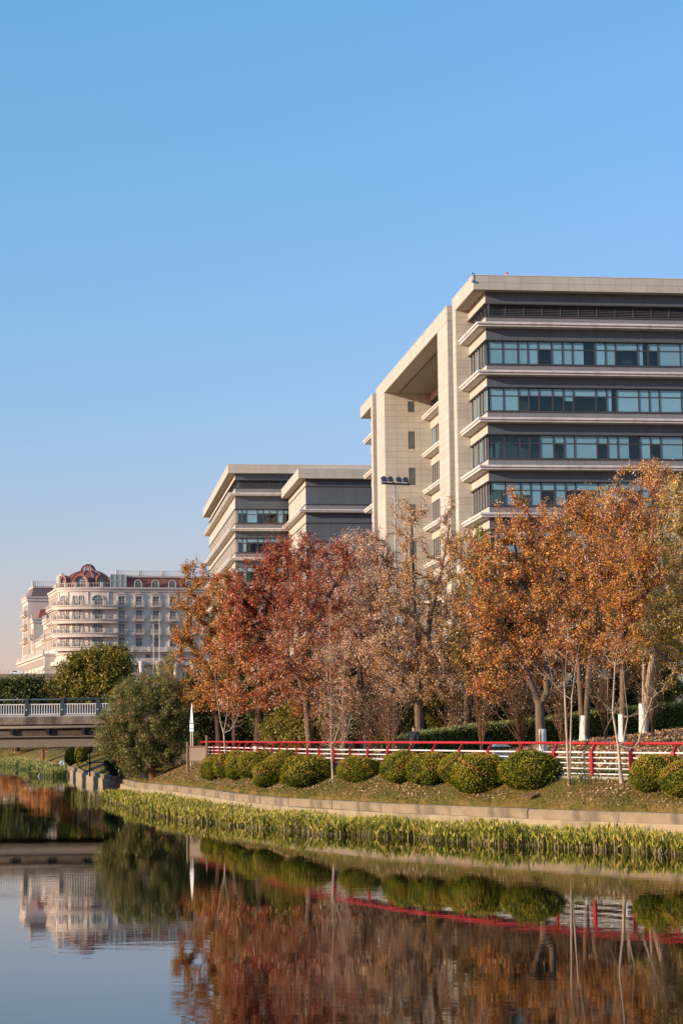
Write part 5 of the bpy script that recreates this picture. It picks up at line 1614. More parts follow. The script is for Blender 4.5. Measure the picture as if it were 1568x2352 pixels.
T('autumn_tree', 'green and yellow tree whose limb reaches in from the right edge', (1690, 1700), [(1680, 1640), (1650, 1590)],
  [(1560, 1110, 30, 36), (1570, 1200, 46, 60), (1560, 1330, 56, 66), (1540, 1440, 60, 48), (1620, 1400, 70, 90), (1640, 1250, 60, 90), (1530, 1510, 46, 30), (1660, 1500, 60, 60), (1550, 1570, 40, 26), (1520, 1400, 50, 50)], 'leaf_yelgreen', D=88,
  limbs_px=[[(1650, 1590), (1600, 1555), (1560, 1540), (1520, 1505), (1495, 1470)], [(1650, 1590), (1630, 1480), (1590, 1350), (1565, 1220)]], ntips=680, per=20, seed=20, R0=.2, tb=lambda p, c: .28 + c * .7, group=GA, gaps=.35)

# a second row, farther back, closes the gaps between the crowns
T('autumn_tree', 'red crowned tree of the back row between the two dark red trees', (655, 1712), [(655, 1640), (660, 1540)], [(700, 1250, 60, 44), (660, 1300, 66, 60), (730, 1330, 66, 66), (680, 1420, 90, 70), (640, 1520, 80, 66), (720, 1500, 70, 60)], 'leaf_red', D=116, ntips=560, per=26, seed=111, R0=.14, tb=redlow(4.5, 11, .6), group=GA, gaps=.5, size=(.085, .15))
T('autumn_tree', 'tan back row tree with red tips in front of the dark office wing', (790, 1712), [(790, 1640), (792, 1540)], [(800, 1250, 60, 40), (770, 1300, 60, 50), (840, 1300, 60, 56), (800, 1380, 90, 60), (850, 1440, 80, 60), (780, 1480, 80, 60), (820, 1560, 90, 50)], 'leaf_tan', D=112, ntips=620, per=24, seed=112, R0=.14, tb=redlow(5, 12, -.4), group=GA, gaps=.4)
T('autumn_tree', 'tan back row tree in front of the cream portal', (905, 1710), [(905, 1640), (908, 1540)], [(905, 1330, 70, 50), (880, 1400, 70, 50), (960, 1400, 70, 60), (920, 1480, 100, 60), (1000, 1480, 70, 60), (930, 1560, 90, 50)], 'leaf_tan', D=108, ntips=560, per=24, seed=113, R0=.13, group=GA, gaps=.4)
T('autumn_tree', 'gold back row tree between the stout trunk and the forked orange tree', (1070, 1704), [(1070, 1640), (1072, 1540)], [(1060, 1270, 50, 56), (1090, 1330, 60, 60), (1050, 1400, 66, 60), (1100, 1430, 66, 60), (1070, 1500, 80, 50), (1110, 1570, 60, 40)], 'leaf_gold', D=106, ntips=560, per=25, seed=114, R0=.13, group=GA, gaps=.4, tb=redlow(5, 11, -.3))
T('autumn_tree', 'orange back row tree filling between the two orange trees', (1290, 1690), [(1290, 1630), (1292, 1530)], [(1280, 1180, 56, 44), (1250, 1260, 60, 60), (1300, 1300, 80, 60), (1270, 1400, 80, 60), (1310, 1500, 80, 50), (1230, 1540, 60, 44)], 'leaf_orange', D=106, ntips=560, per=25, seed=115, R0=.14, group=GA, gaps=.4)
T('autumn_tree', 'gold back row tree below the top ledge at the right', (1390, 1680), [(1390, 1620), (1392, 1520)], [(1395, 1140, 55, 40), (1370, 1220, 60, 60), (1440, 1200, 60, 60), (1390, 1320, 80, 60), (1400, 1420, 80, 60), (1380, 1520, 70, 44)], 'leaf_gold', D=108, ntips=560, per=25, seed=116, R0=.14, group=GA, gaps=.4)
T('autumn_tree', 'rusty back row tree at the right beside the tall dark evergreen', (1500, 1675), [(1500, 1620), (1500, 1520)], [(1500, 1090, 50, 44), (1530, 1130, 44, 50), (1480, 1200, 60, 60), (1530, 1250, 56, 60), (1490, 1340, 74, 60), (1530, 1440, 66, 56), (1470, 1530, 60, 40)], 'leaf_orange', D=109, ntips=560, per=23, seed=117, R0=.14, group=GA, gaps=.4)

T('autumn_tree', 'russet and olive back row tree joining the two leftmost crowns', (540, 1722), [(540, 1650), (538, 1560)], [(515, 1340, 44, 46), (545, 1410, 56, 66), (525, 1510, 70, 60), (550, 1600, 76, 42), (490, 1590, 50, 40)], 'leaf_mixed', D=122, ntips=520, per=26, seed=118, R0=.14, group=GA, gaps=.5, bark_m='bark_dark', tb=lambda p, c: .3 + .7 * c, size=(.085, .15))

# ---- evergreens and dark trees behind the row
GE = 'dark evergreens behind the autumn trees'


def evergreen(px, D, ytop, rx, label, seed, leaf='leaf_green', dense=26, low=1700, ntips=300, size=(.10, .17), **kw):
    h = (low - ytop)
    lob = [(px, ytop + h * .16, rx * .6, h * .16), (px - rx * .3, ytop + h * .38, rx * .7, h * .2), (px + rx * .35, ytop + h * .42, rx * .65, h * .2), (px, ytop + h * .62, rx, h * .22), (px, ytop + h * .85, rx * .85, h * .16)]
    return T('evergreen_tree', label, (px, low), [(px, low - h * .3), (px, low - h * .7)], lob, leaf, D=D, ntips=ntips, per=dense, seed=seed, R0=.13, bark_m='bark_dark', size=size, aspect=.5, group=GE, gaps=.6, zmin=.4, tnoise=.5, spread=.16, **kw)


evergreen(1112, 118, 1185, 66, 'tall green tree showing between the gold and the orange crowns', 31, 'leaf_camphor', low=1690, ntips=420)
evergreen(1530, 122, 1300, 70, 'tall dark green tree behind the yellowing tree at the right', 32, 'leaf_camphor', low=1670, ntips=480)
evergreen(1420, 122, 1400, 60, 'dark evergreen low behind the slim rusty tree', 33, low=1670)
evergreen(1015, 116, 1480, 60, 'mid green shrubby tree right of the stout gold brown tree', 34, 'leaf_camphor', low=1700)
evergreen(1130, 114, 1530, 62, 'dark evergreen behind the bare brown bush in the middle', 35, low=1690)
evergreen(880, 112, 1540, 70, 'dark evergreen behind the person', 36, low=1710)
evergreen(760, 114, 1530, 64, 'dark evergreen behind the leaning rust tree', 37, low=1710)
evergreen(640, 117, 1520, 70, 'dark evergreen behind the deep red tree', 38, low=1720)
evergreen(540, 127, 1540, 66, 'dark evergreen behind the left pair of autumn trees', 39, low=1730)
evergreen(440, 134, 1540, 50, 'dark evergreen at the left end behind the notice board', 40, low=1740)
evergreen(1230, 124, 1530, 60, 'dark evergreen behind the forked orange tree', 41, low=1680)
evergreen(1320, 128, 1560, 50, 'dark evergreen seen between the two white based trunks', 42, low=1640)
evergreen(690, 104, 1600, 62, 'leafy green shrub with yellow tips under the leaning rust tree', 43, 'leaf_camphor', low=1716, ntips=260)
evergreen(640, 106, 1640, 46, 'low green shrub behind the railing under the red tree', 44, 'leaf_camphor', low=1722, ntips=180)
evergreen(500, 131, 1620, 58, 'dark low evergreen behind the forked sapling at the railing', 45, low=1740)

for k, (px, D, yt, rx, lab) in enumerate(((1185, 119, 1330, 66, 'dark evergreen rising behind the forked orange tree, left side'), (1270, 121, 1300, 66, 'dark evergreen rising behind the forked orange tree, right side'),
        (1355, 120, 1290, 64, 'dark evergreen behind the straight orange gold tree'), (1450, 121, 1250, 66, 'dark evergreen behind the slim rusty tree, reaching high'), (1050, 118, 1430, 56, 'dark evergreen behind the gold back row tree'),
        (960, 118, 1500, 60, 'dark evergreen behind the stout gold brown tree'), (820, 118, 1500, 62, 'dark evergreen behind the straight tan tree'), (700, 119, 1470, 62, 'dark evergreen behind the rust and tan tree'), (590, 122, 1450, 60, 'dark evergreen behind the deep red trunk'))):
    evergreen(px, D, yt, rx, lab, 300 + k, low=1690, ntips=360)

# ---- bare brown bushes (many thin stems fanning up)
def bare_bush(px, py, D, hpx, wpx, label, seed, bark_m='bark_brown', n=46, leafy=0):
    rg = np.random.default_rng(seed)
    p = at(px, py, D); b = np.array([p[0], D, gz(p[0], D)]); s = D / F; H = hpx * s; W = wpx * s
    pos = [np.array([0, 0, -.2])]; par = [-1]; cnt = [60]
    for k in range(n):
        a = rg.uniform(0, 2 * np.pi); r = abs(rg.normal(0, .62)); tip = np.array([math.cos(a) * r * W, math.sin(a) * r * W, H * rg.uniform(.65, 1.0)])
        prev = 0; m = 8
        for q in range(1, m + 1):
            t = q / m; pp_ = tip * np.array([t ** 1.4, t ** 1.4, t ** .9]) + rg.normal(0, .03, 3)
            pos.append(pp_); par.append(prev); prev = len(pos) - 1; cnt.append(12 * (1 - t) + 1)
            if q > 2:
                for _ in range(rg.integers(1, 3)):
                    d = unit(rg.normal(size=3) * np.array([1, 1, .5]) + np.array([0, 0, .9])); L = H * rg.uniform(.08, .2)
                    pv = prev
                    for w in (.5, 1): pos.append(pp_ + d * L * w + rg.normal(0, .02, 3)); par.append(pv); cnt.append(1); pv = len(pos) - 1
    pos = np.array(pos); par = np.array(par); rad = .0042 * np.array(cnt) ** .52
    root = empty('bare_bush', tuple(b), 0, label, 'bush', 'bare brown bushes behind the railing')
    link('stems', wood_mesh('stems', M[bark_m], pos, par, rad), root)
    if leafy:
        leafy = int(leafy * 1.7); hi = np.where(pos[:, 2] > H * .3)[0]; tips = hi[rg.integers(0, len(hi), leafy)]
        d = unit(rg.normal(size=(leafy, 3))); ln = rg.uniform(.05, .1, leafy)
        link('dry_leaves', quads_mesh('dry_leaves', leaf_quads(rg, pos[tips] + rg.normal(0, .12, (leafy, 3)), d, ln, ln * .5), M['leaf_tan'], rg.uniform(0, 1, leafy)), root)


bare_bush(895, 1712, 95, 190, 120, 'bare brown twiggy bush left of the stout gold brown tree', 51, leafy=200)
bare_bush(1195, 1700, 93, 210, 120, 'feathery brown bare bush left of the forked orange tree', 52, leafy=500)
bare_bush(1105, 1712, 92, 170, 70, 'thin bare bush between the hedge and the railing in the middle', 53, n=24, leafy=100)
bare_bush(1290, 1700, 96, 170, 80, 'bare brown bush between forked tree and straight white based trunk', 54, n=28, leafy=200)
bare_bush(760, 1716, 98, 160, 70, 'small bare bush with red brown leaves under the tan tree', 55, n=26, leafy=900)
bare_bush(1390, 1690, 97, 200, 80, 'bare brown bush left of the slim rusty tree', 56, n=30, leafy=200)
bare_bush(1500, 1690, 96, 190, 70, 'bare brown bush leaning behind the forked sapling at the right', 57, n=26, leafy=150)

bare_bush(850, 1716, 103, 150, 110, 'low twiggy tan bush right of the straight tan tree', 59, 'bark_brown', n=34, leafy=900)
bare_bush(1045, 1708, 101, 170, 90, 'low twiggy gold bush between the stout trunk and the thin bare bush', 67, 'bark_brown', n=30, leafy=800)

# ---- saplings in front of the railing
GS = 'bare saplings in front of the railing'


def sapling(label, base_px, stems, seed, R=.05, twigs=14):
    """a few smooth tapering stems with short rising side twigs"""
    b = ground_hit(*base_px); Db = float(b[1]); rg = np.random.default_rng(seed)
    pos = []; par = []; rad = []

    def chain(pts, start, r0, r1, step):
        pts = resample(catmull(pts, 5), step); prev = start; out = []
        for i, p in enumerate(pts):
            if start is not None and i == 0: continue
            t = i / max(1, len(pts) - 1)
            pos.append(p + rg.normal(0, .008, 3)); par.append(-1 if prev is None else prev); rad.append(r0 * (1 - t) + r1 * t); prev = len(pos) - 1; out.append(prev)
        return out
    for k, st in enumerate(stems):
        pts = px_line(Db, b, st)
        if k == 0:
            ids = chain([np.array([0, 0, -.2]), np.array([0, 0, .02])] + pts, None, R, R * .16, .16)
        else:
            P = np.array(pos); j = int(np.argmin(np.linalg.norm(P - pts[0], axis=1)))
            ids = chain([pos[j]] + pts[1:], j, min(R * .62, rad[j] * .85), R * .12, .16)
        for q in range(twigs):
            i = ids[int(len(ids) * rg.uniform(.35, .97))]; d = unit(rg.normal(size=3) * np.array([1, 1, .2]) + np.array([0, 0, .75])); L = rg.uniform(.35, 1.0)
            c = pos[i]; tw = chain([c, c + d * L * .5 + rg.normal(0, .03, 3), c + d * L + np.array([0, 0, .12 * L])], i, min(.012, rad[i] * .6), .004, .12)
            for _ in range(2):
                i2 = tw[int(len(tw) * rg.uniform(.3, .95))]; d2_ = unit(d + rg.normal(0, .6, 3)); c = pos[i2]
                chain([c, c + d2_ * L * .25, c + d2_ * L * .4], i2, .006, .003, .12)
    pos = np.array(pos); par = np.array(par); rad = np.array(rad)
    rad = rad * (1 + .5 * np.exp(-np.maximum(pos[:, 2], 0) / .15) * (rad > .03))
    root = empty('sapling', tuple(b), 0, label, 'sapling', GS)
    link('trunk', wood_mesh('trunk', M['bark_pale'], pos, par, rad), root)
    tips = np.where(rad < .01)[0]; i = rg.choice(tips, 40); d = unit(rg.normal(size=(40, 3)) + np.array([0, 0, -.5])); ln = rg.uniform(.05, .09, 40)
    link('dry_leaves', quads_mesh('dry_leaves', leaf_quads(rg, pos[i], d, ln, ln * .5), M['leaf_tan'], rg.uniform(.3, 1, 40)), root)
    return root


sapling('bare pale sapling with three stems standing between two round bushes in the middle', (765, 1789), [[(766, 1745), (766, 1735), (756, 1680), (758, 1560), (757, 1440)], [(766, 1735), (775, 1680), (790, 1590), (792, 1480)], [(766, 1738), (785, 1715), (808, 1640)], [(756, 1680), (752, 1600), (748, 1520)]], 61, R=.062)
sapling('bare pale sapling with three stems behind the leftmost round bushes', (521, 1760), [[(521, 1720), (519, 1700), (505, 1650), (497, 1580), (492, 1520)], [(521, 1712), (522, 1640), (525, 1560), (520, 1480)], [(521, 1715), (535, 1670), (552, 1620)]], 62, R=.055)
sapling('bare pale sapling with parallel upright stems left of the weedy patch', (1306, 1806), [[(1305, 1760), (1303, 1740), (1296, 1680), (1296, 1560), (1302, 1450)], [(1304, 1745), (1310, 1680), (1314, 1580), (1330, 1480)], [(1296, 1640), (1270, 1570), (1255, 1500)]], 63, R=.055)
sapling('bare pale sapling with a wide right fork right of the weedy patch', (1428, 1806), [[(1428, 1760), (1426, 1742), (1412, 1680), (1405, 1590), (1420, 1470)], [(1426, 1745), (1440, 1690), (1438, 1600), (1425, 1500)], [(1427, 1748), (1458, 1715), (1480, 1650), (1500, 1600), (1530, 1580)], [(1412, 1680), (1400, 1640), (1395, 1560)]], 64, R=.062)
sapling('thin pale sapling in front of the oleander beside the notice board', (414, 1757), [[(415, 1700), (410, 1660), (402, 1600)], [(415, 1705), (422, 1650), (418, 1580)], [(415, 1690), (428, 1640), (430, 1590)]], 65, R=.035)

# ---- green mass on the left
T('camphor_tree', 'big round olive green tree rising behind the bridge in front of the hotel', (205, 1700), [(205, 1650), (208, 1600)],
  [(215, 1522, 58, 34), (262, 1525, 44, 40), (180, 1548, 48, 40), (155, 1580, 46, 32), (235, 1565, 70, 46), (190, 1600, 70, 40), (270, 1590, 40, 46), (128, 1602, 26, 22), (200, 1640, 80, 30)], 'leaf_camphor', D=262, ntips=1100, per=30, seed=71, R0=.35, bark_m='bark_dark', size=(.26, .42), aspect=.6, spread=.36, gaps=.55, tnoise=.4, inner=4, cat='tree', seg=1.1)
T('evergreen_tree', 'dark green broad tree at the far left behind the bridge railing', (40, 1700), [(40, 1660), (42, 1620)],
  [(30, 1585, 45, 34), (75, 1588, 45, 36), (0, 1600, 40, 36), (55, 1620, 70, 34), (105, 1610, 30, 30), (-30, 1610, 40, 40)], 'leaf_green', D=476, ntips=640, per=26, seed=72, R0=.5, bark_m='bark_dark', size=(.42, .7), aspect=.6, spread=.6, gaps=.6, inner=4, tnoise=.4, seg=2.0)
T('oleander_bush', 'big grey green oleander bush hiding the right end of the bridge', (352, 1775), [(350, 1740), (340, 1700)],
  [(300, 1610, 62, 52), (350, 1585, 60, 42), (390, 1620, 44, 60), (265, 1670, 55, 50), (320, 1680, 80, 56), (385, 1690, 50, 62), (255, 1710, 40, 32), (330, 1740, 70, 34), (395, 1745, 34, 24), (300, 1770, 22, 22)], 'leaf_oleander', D=124.3, ntips=1250, per=26, seed=73, R0=.16, bark_m='bark_brown', size=(.13, .22), aspect=.2, spread=.12, down=-.15, gaps=.7, inner=3.5, zmin=.2, tnoise=.55, cat='bush')
T('wispy_tree', 'wispy pale olive tree between the round tree and the red trees', (378, 1650), [(378, 1600), (380, 1560)], [(375, 1530, 26, 26), (392, 1520, 22, 28), (365, 1560, 30, 26), (395, 1560, 25, 30)], 'leaf_yelgreen', D=215, ntips=200, per=14, seed=74, R0=.12, size=(.12, .2), aspect=.35, gaps=.3)
T('conifer', 'small dark conifer beside the round olive tree', (330, 1650), [(330, 1590), (330, 1550)], [(330, 1550, 8, 10), (330, 1566, 14, 12), (330, 1585, 20, 14), (330, 1605, 24, 14)], 'leaf_green', D=235, ntips=150, per=22, seed=75, R0=.1, size=(.12, .2), aspect=.3, gaps=.9, inner=3)
T('leafy_tree', 'tree with mixed olive leaves standing on the far bank beyond the bridge', (300, 1640), [(300, 1600), (300, 1580)], [(290, 1600, 40, 24), (340, 1610, 40, 24)], 'leaf_camphor', D=240, ntips=240, per=22, seed=76, R0=.2, size=(.16, .26), gaps=.6, spread=.22)
# a row of trees beyond the bend closes the view behind the bridge
FT = [(-40, 620, 1640, 60, 'dim green tree far behind the bridge, partly cut by the left edge'), (20, 600, 1652, 60, 'dim low green tree far behind the leftmost bridge post'),
      (90, 590, 1650, 60, 'dim low green tree far behind the second bridge post'), (150, 560, 1640, 55, 'dim green tree far behind the third bridge post'),
      (400, 260, 1590, 60, 'dim green tree behind the oleander and the notice board'), (470, 250, 1560, 70, 'dim green tree far behind the left end of the autumn row')]
for k, (px, D, yt, rx, lab) in enumerate(FT):
    sz = (.30, .5) if D < 300 else (.6, 1.0)
    T('far_tree', lab, (px, 1700), [(px, 1685), (px, 1670)], [(px, yt + 14, rx * .7, 14), (px - rx * .4, yt + 28, rx * .6, 16), (px + rx * .4, yt + 30, rx * .6, 16), (px, yt + 45, rx, 16)], 'leaf_green', D=D, ntips=200, per=16, seed=80 + k, R0=.3, size=sz, aspect=.6, spread=.4 if D < 300 else .9, gaps=.7, seg=1.6, group='dim trees far behind the bridge')

for k, (px, D, rx, leaf, lab) in enumerate(((30, 470, 60, 'leaf_orange', 'rusty orange tree beyond the bridge, first from the left'), (100, 330, 56, 'leaf_orange', 'rusty orange tree beyond the bridge, second from the left'), (165, 262, 50, 'leaf_orange', 'rusty orange tree low behind the bridge near the oleander'), (235, 232, 50, 'leaf_gold', 'gold brown tree low behind the bridge beside the oleander'))):
    T('bank_tree', lab, (px, 1715), [(px, 1700), (px, 1690)], [(px, 1690, rx, 16), (px - rx * .5, 1700, rx * .6, 14), (px + rx * .5, 1700, rx * .6, 14), (px, 1672, rx * .7, 14)], leaf, D=D, ntips=260, per=20, seed=180 + k, R0=.2, size=(.2, .34), aspect=.6, spread=.3, gaps=.5, seg=1.0, zmin=.3, group='rusty trees beyond the bridge')

evergreen(296, 137.5, 1722, 24, 'added low dark shrub darkening the bank beside the bridge abutment', 46, low=1775, ntips=150)  # three shrubs added to darken the bank and wall beside the abutment
evergreen(262, 152, 1728, 22, 'added low dark shrub under the bridge behind the iron gate', 47, low=1772, ntips=140)
evergreen(326, 130, 1715, 26, 'added low dark shrub beneath the oleander at the wall end', 48, low=1782, ntips=160)

# ---- a dark wall of undergrowth between the evergreens
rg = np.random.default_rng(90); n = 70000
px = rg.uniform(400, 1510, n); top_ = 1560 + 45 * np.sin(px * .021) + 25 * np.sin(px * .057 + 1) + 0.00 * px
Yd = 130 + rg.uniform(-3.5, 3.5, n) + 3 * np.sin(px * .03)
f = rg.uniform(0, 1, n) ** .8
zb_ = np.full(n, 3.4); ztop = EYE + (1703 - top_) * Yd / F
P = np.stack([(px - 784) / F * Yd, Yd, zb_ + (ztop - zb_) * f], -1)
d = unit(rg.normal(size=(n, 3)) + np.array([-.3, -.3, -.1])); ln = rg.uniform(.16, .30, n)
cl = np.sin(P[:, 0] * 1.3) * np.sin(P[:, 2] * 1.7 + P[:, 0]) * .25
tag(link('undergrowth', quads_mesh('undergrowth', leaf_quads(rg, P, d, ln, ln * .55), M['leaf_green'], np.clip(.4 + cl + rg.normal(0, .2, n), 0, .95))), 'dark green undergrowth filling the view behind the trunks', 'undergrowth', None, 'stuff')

# ---- opposite bank, outside the frame: its trees shade the bank beyond the bridge
LB = [(-22, 60), (-25, 110), (-29, 150), (-36, 190), (-44, 230), (-60, 300)]
V_ = []; Fc = []
for x, y in LB: V_ += [(x, y, -.8), (x - 3, y, 1.6), (x - 9, y, 2.4), (x - 200, y, 2.6)]
for q in range(len(LB) - 1):
    for r in range(3): Fc.append((q * 4 + r, q * 4 + r + 1, q * 4 + r + 5, q * 4 + r + 4))
m = MB(); m.add(V_, Fc); tag(m.build('opposite_bank', M['ground']), kind='structure')
for k, (x, y, h_) in enumerate(((-34, 140, 12), (-36, 150, 12.5), (-38, 162, 12.5), (-40.5, 180, 12), (-45, 200, 13), (-50, 224, 14), (-57, 252, 15), (-66, 290, 16))):
    b_ = np.array([x, y, 2.1])
    build_tree('shade_tree', ['leafy tree on the opposite bank level with the bridge', 'leafy tree on the opposite bank just past the bridge', 'leafy tree on the opposite bank, second past the bridge', 'leafy tree on the opposite bank, third past the bridge', 'leafy tree on the opposite bank, fourth past the bridge', 'leafy tree on the opposite bank, third from the far end', 'leafy tree on the opposite bank, second from the far end', 'leafy tree on the opposite bank at the far end'][k], 'tree', b_, [np.array([0, 0, -.3]), np.array([0, 0, 2.0]), np.array([.2, 0, h_ * .6])],
               [(np.array([0, 0, h_ * .7]), np.array([4.0, 5.4, h_ * .32])), (np.array([1.5, 2, h_ * .5]), np.array([3.0, 3.5, h_ * .3])), (np.array([-1.0, -2, h_ * .45]), np.array([3.0, 3.5, h_ * .3])), (np.array([0, 0, h_ * .25]), np.array([3.6, 4.2, h_ * .2]))], [], 420, .25, 'bark_dark', 'leaf_green', 40, (.3, .5), .6, .4, seed=200 + k, gaps=.8, seg=1.0, group='shade trees on the opposite bank')

# ---- clipped bushes
def bush_variant(seed, n=13000):
    rg = np.random.default_rng(seed)
    # unit dome: half width 1, height 1.45, flattened foot
    def shape(u):
        r = 1 + .075 * np.sin(u[:, 0] * 5 + seed) * np.sin(u[:, 1] * 4.3 + seed * 2) + .045 * np.sin(u[:, 2] * 9 + u[:, 0] * 7) * np.sin(u[:, 1] * 8)
        h_ = np.sqrt(np.maximum(1 - u[:, 2] ** 2, 1e-6)); az = np.abs(u[:, 2]); k_ = np.where(u[:, 2] < 0, 2.9, 2.25)
        g_ = (1 - np.minimum(az, .9999) ** k_) ** (1 / k_) / h_
        p = u * r[:, None]; p[:, :2] *= np.minimum(g_, 3.0)[:, None]
        p[:, 2] = np.where(p[:, 2] < 0, p[:, 2] * .62, p[:, 2] * .86) + .60
        return p
    u = unit(rg.normal(size=(n, 3))); u = u[u[:, 2] > -.93]
    P = shape(u.copy()) ; n = len(u)
    nor = unit(u * np.array([1, 1, 1.1]))
    P = P - nor * rg.uniform(0, .10, (n, 1)) + nor * (.018 * np.sin(u[:, 0:1] * 23 + 3 * u[:, 2:3]) * np.sin(u[:, 1:2] * 21 + u[:, 2:3] * 17))
    d = unit(nor * .35 + np.array([0, 0, .5]) + rg.normal(0, .45, (n, 3)))
    ln = rg.uniform(.045, .085, n)
    Q = leaf_quads(rg, P, d, ln, ln * .55, .15, facev=nor)
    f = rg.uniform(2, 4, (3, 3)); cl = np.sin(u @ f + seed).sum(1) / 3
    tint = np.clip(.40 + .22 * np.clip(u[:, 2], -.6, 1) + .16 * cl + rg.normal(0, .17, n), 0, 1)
    dead = (np.sin(u @ np.array([3.1, 2.2, 4.0]) + seed * 1.7) > .93) & (u[:, 2] > .1); tint[dead] = rg.uniform(.85, 1, dead.sum())
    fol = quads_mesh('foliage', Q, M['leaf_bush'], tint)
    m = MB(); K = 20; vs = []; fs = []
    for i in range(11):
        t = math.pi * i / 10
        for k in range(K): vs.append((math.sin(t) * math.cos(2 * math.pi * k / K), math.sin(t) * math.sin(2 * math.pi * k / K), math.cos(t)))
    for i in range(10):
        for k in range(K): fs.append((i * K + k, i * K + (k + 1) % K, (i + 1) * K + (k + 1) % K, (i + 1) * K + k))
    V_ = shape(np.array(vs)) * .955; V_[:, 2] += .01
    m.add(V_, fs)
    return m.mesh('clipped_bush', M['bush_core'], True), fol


BV = [bush_variant(s) for s in (1, 2, 3, 4)]
GB_ = 'clipped round bushes on the bank'
bushes = [  # centre x, base y, width, top y (pixels of the picture)
    (494, 1796, 58, 1738, 'leftmost round clipped bush, nearest the notice board'),
    (520, 1790, 60, 1733, 'second round clipped bush from the notice board'),
    (552, 1795, 66, 1729, 'third round clipped bush from the notice board'),
    (596, 1793, 84, 1727, 'fourth round clipped bush from the notice board'),
    (652, 1783, 74, 1729, 'clipped bush tucked behind the fifth bush of the left cluster'),
    (623, 1812, 72, 1748, 'front one of the doubled clipped bushes left of the middle sapling'),
    (705, 1817, 112, 1740, 'wide clipped bush just left of the middle three stemmed sapling'),
    (822, 1805, 98, 1741, 'clipped bush standing alone right of the middle sapling'),
    (926, 1806, 92, 1730, 'clipped bush below the person, left one of a pair'),
    (990, 1814, 106, 1732, 'clipped bush overlapping the right side of the pair below the person'),
    (1048, 1806, 78, 1734, 'clipped bush half hidden behind a bigger one left of the brown plate'),
    (1105, 1831, 117, 1735, 'big clipped bush left of the one beside the brown plate'),
    (1220, 1825, 132, 1730, 'biggest clipped bush, directly above the brown plate'),
    (1515, 1831, 130, 1737, 'clipped bush right of the forked sapling at the right edge'),
    (1575, 1843, 112, 1752, 'clipped bush cut by the right edge of the picture'),
]
for i, (x, yb, w, yt, lab) in enumerate(bushes):
    g = ground_hit(x, yb - 4)
    D = float(g[1]); s = D / F; W = w * s / 2 * 1.13; c = at(x, yb, D + W * .75)
    Yc = D + W * .75; X = c[0]; z0 = gz(X, Yc)
    ztop = float(at(x, yt, Yc)[2])
    z0 = min(z0, ztop - .8 * W)
    core_, fol_ = BV[i % 4]
    H = (ztop + .10 - (g[2] * .6 + z0 * .4))
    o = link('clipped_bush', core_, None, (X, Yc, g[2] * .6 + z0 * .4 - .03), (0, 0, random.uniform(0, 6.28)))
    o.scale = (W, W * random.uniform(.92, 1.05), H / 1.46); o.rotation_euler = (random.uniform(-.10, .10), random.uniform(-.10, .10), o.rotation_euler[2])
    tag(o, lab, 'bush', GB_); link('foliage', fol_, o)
# the same kind of bushes on the bank beyond the bridge
for k, (x, y, D, w, h) in enumerate(((80, 1742, 250, 26, 36), (103, 1744, 240, 26, 40), (124, 1746, 232, 24, 40), (146, 1748, 225, 24, 40), (218, 1752, 196, 30, 46), (248, 1756, 188, 30, 46), (283, 1757, 176, 36, 48), (316, 1760, 166, 36, 46))):
    p = at(x, y, D); X = p[0] + 2.0; z0 = gz(X, D)
    core_, fol_ = BV[k % 4]
    o = link('clipped_bush', core_, None, (X, D, z0 - .05), (0, 0, random.uniform(0, 6.28))); W = w * D / F * .62
    o.scale = (W, W, h * D / F / 1.46)
    tag(o, ['clipped bush farthest along the bank beyond the bridge', 'clipped bush beyond the bridge, second from the far end', 'clipped bush beyond the bridge, third from the far end', 'clipped bush beyond the bridge above the white and blue bag', 'clipped bush under the bridge just left of the iron gate', 'clipped bush seen through the iron gate', 'clipped bush under the bridge right of the iron gate', 'clipped bush in deep shade nearest the oleander under the bridge'][k], 'bush', 'clipped bushes beyond the bridge'); link('foliage', fol_, o)

# ---- hedge behind the promenade
hp = [(930, 1693, 96), (976, 1684.5, 97), (1070, 1670.5, 99), (1180, 1660, 100), (1293, 1646.7, 102), (1410, 1631, 104), (1542, 1621, 107), (1640, 1612, 110)]
hp = [at(x, y, D) for x, y, D in hp]
hl = resample(catmull(hp, 4), .35)
rg = np.random.default_rng(91); n = 30000
i = rg.integers(0, len(hl) - 1, n); t = rg.uniform(0, 1, (n, 1)); c = hl[i] * (1 - t) + hl[i + 1] * t
face = rg.uniform(0, 1, n); hh_ = 1.15 + .08 * np.sin(c[:, 0] * 2.3)
off = np.where(face < .45, -.55, np.where(face < .85, rg.uniform(-.55, .55, n), .55)); up = np.where((face >= .45) & (face < .85), 0, -rg.uniform(0, 1, n) * hh_)
d2 = unit(hl[i + 1] - hl[i]); nr = np.stack([-d2[:, 1], d2[:, 0], np.zeros(n)], -1); nr = np.where(nr[:, 1:2] < 0, -nr, nr)
P = c + nr * off[:, None] + np.array([0, 0, 1.0]) * up[:, None] + rg.normal(0, .05, (n, 3))
outw = nr * np.sign(off)[:, None] * (face < .45)[:, None] + np.array([0, 0, 1.0]) * ((face >= .45) & (face < .85))[:, None]
d = unit(outw + rg.normal(0, .55, (n, 3)) + np.array([0, 0, .3])); ln = rg.uniform(.07, .13, n)
m = MB(); o3 = hl[0].copy()
m.sweep((hl[::4, :2] - o3[:2]).tolist(), [(.5, 0), (.5, 1), (-.5, 1), (-.5, 0)])
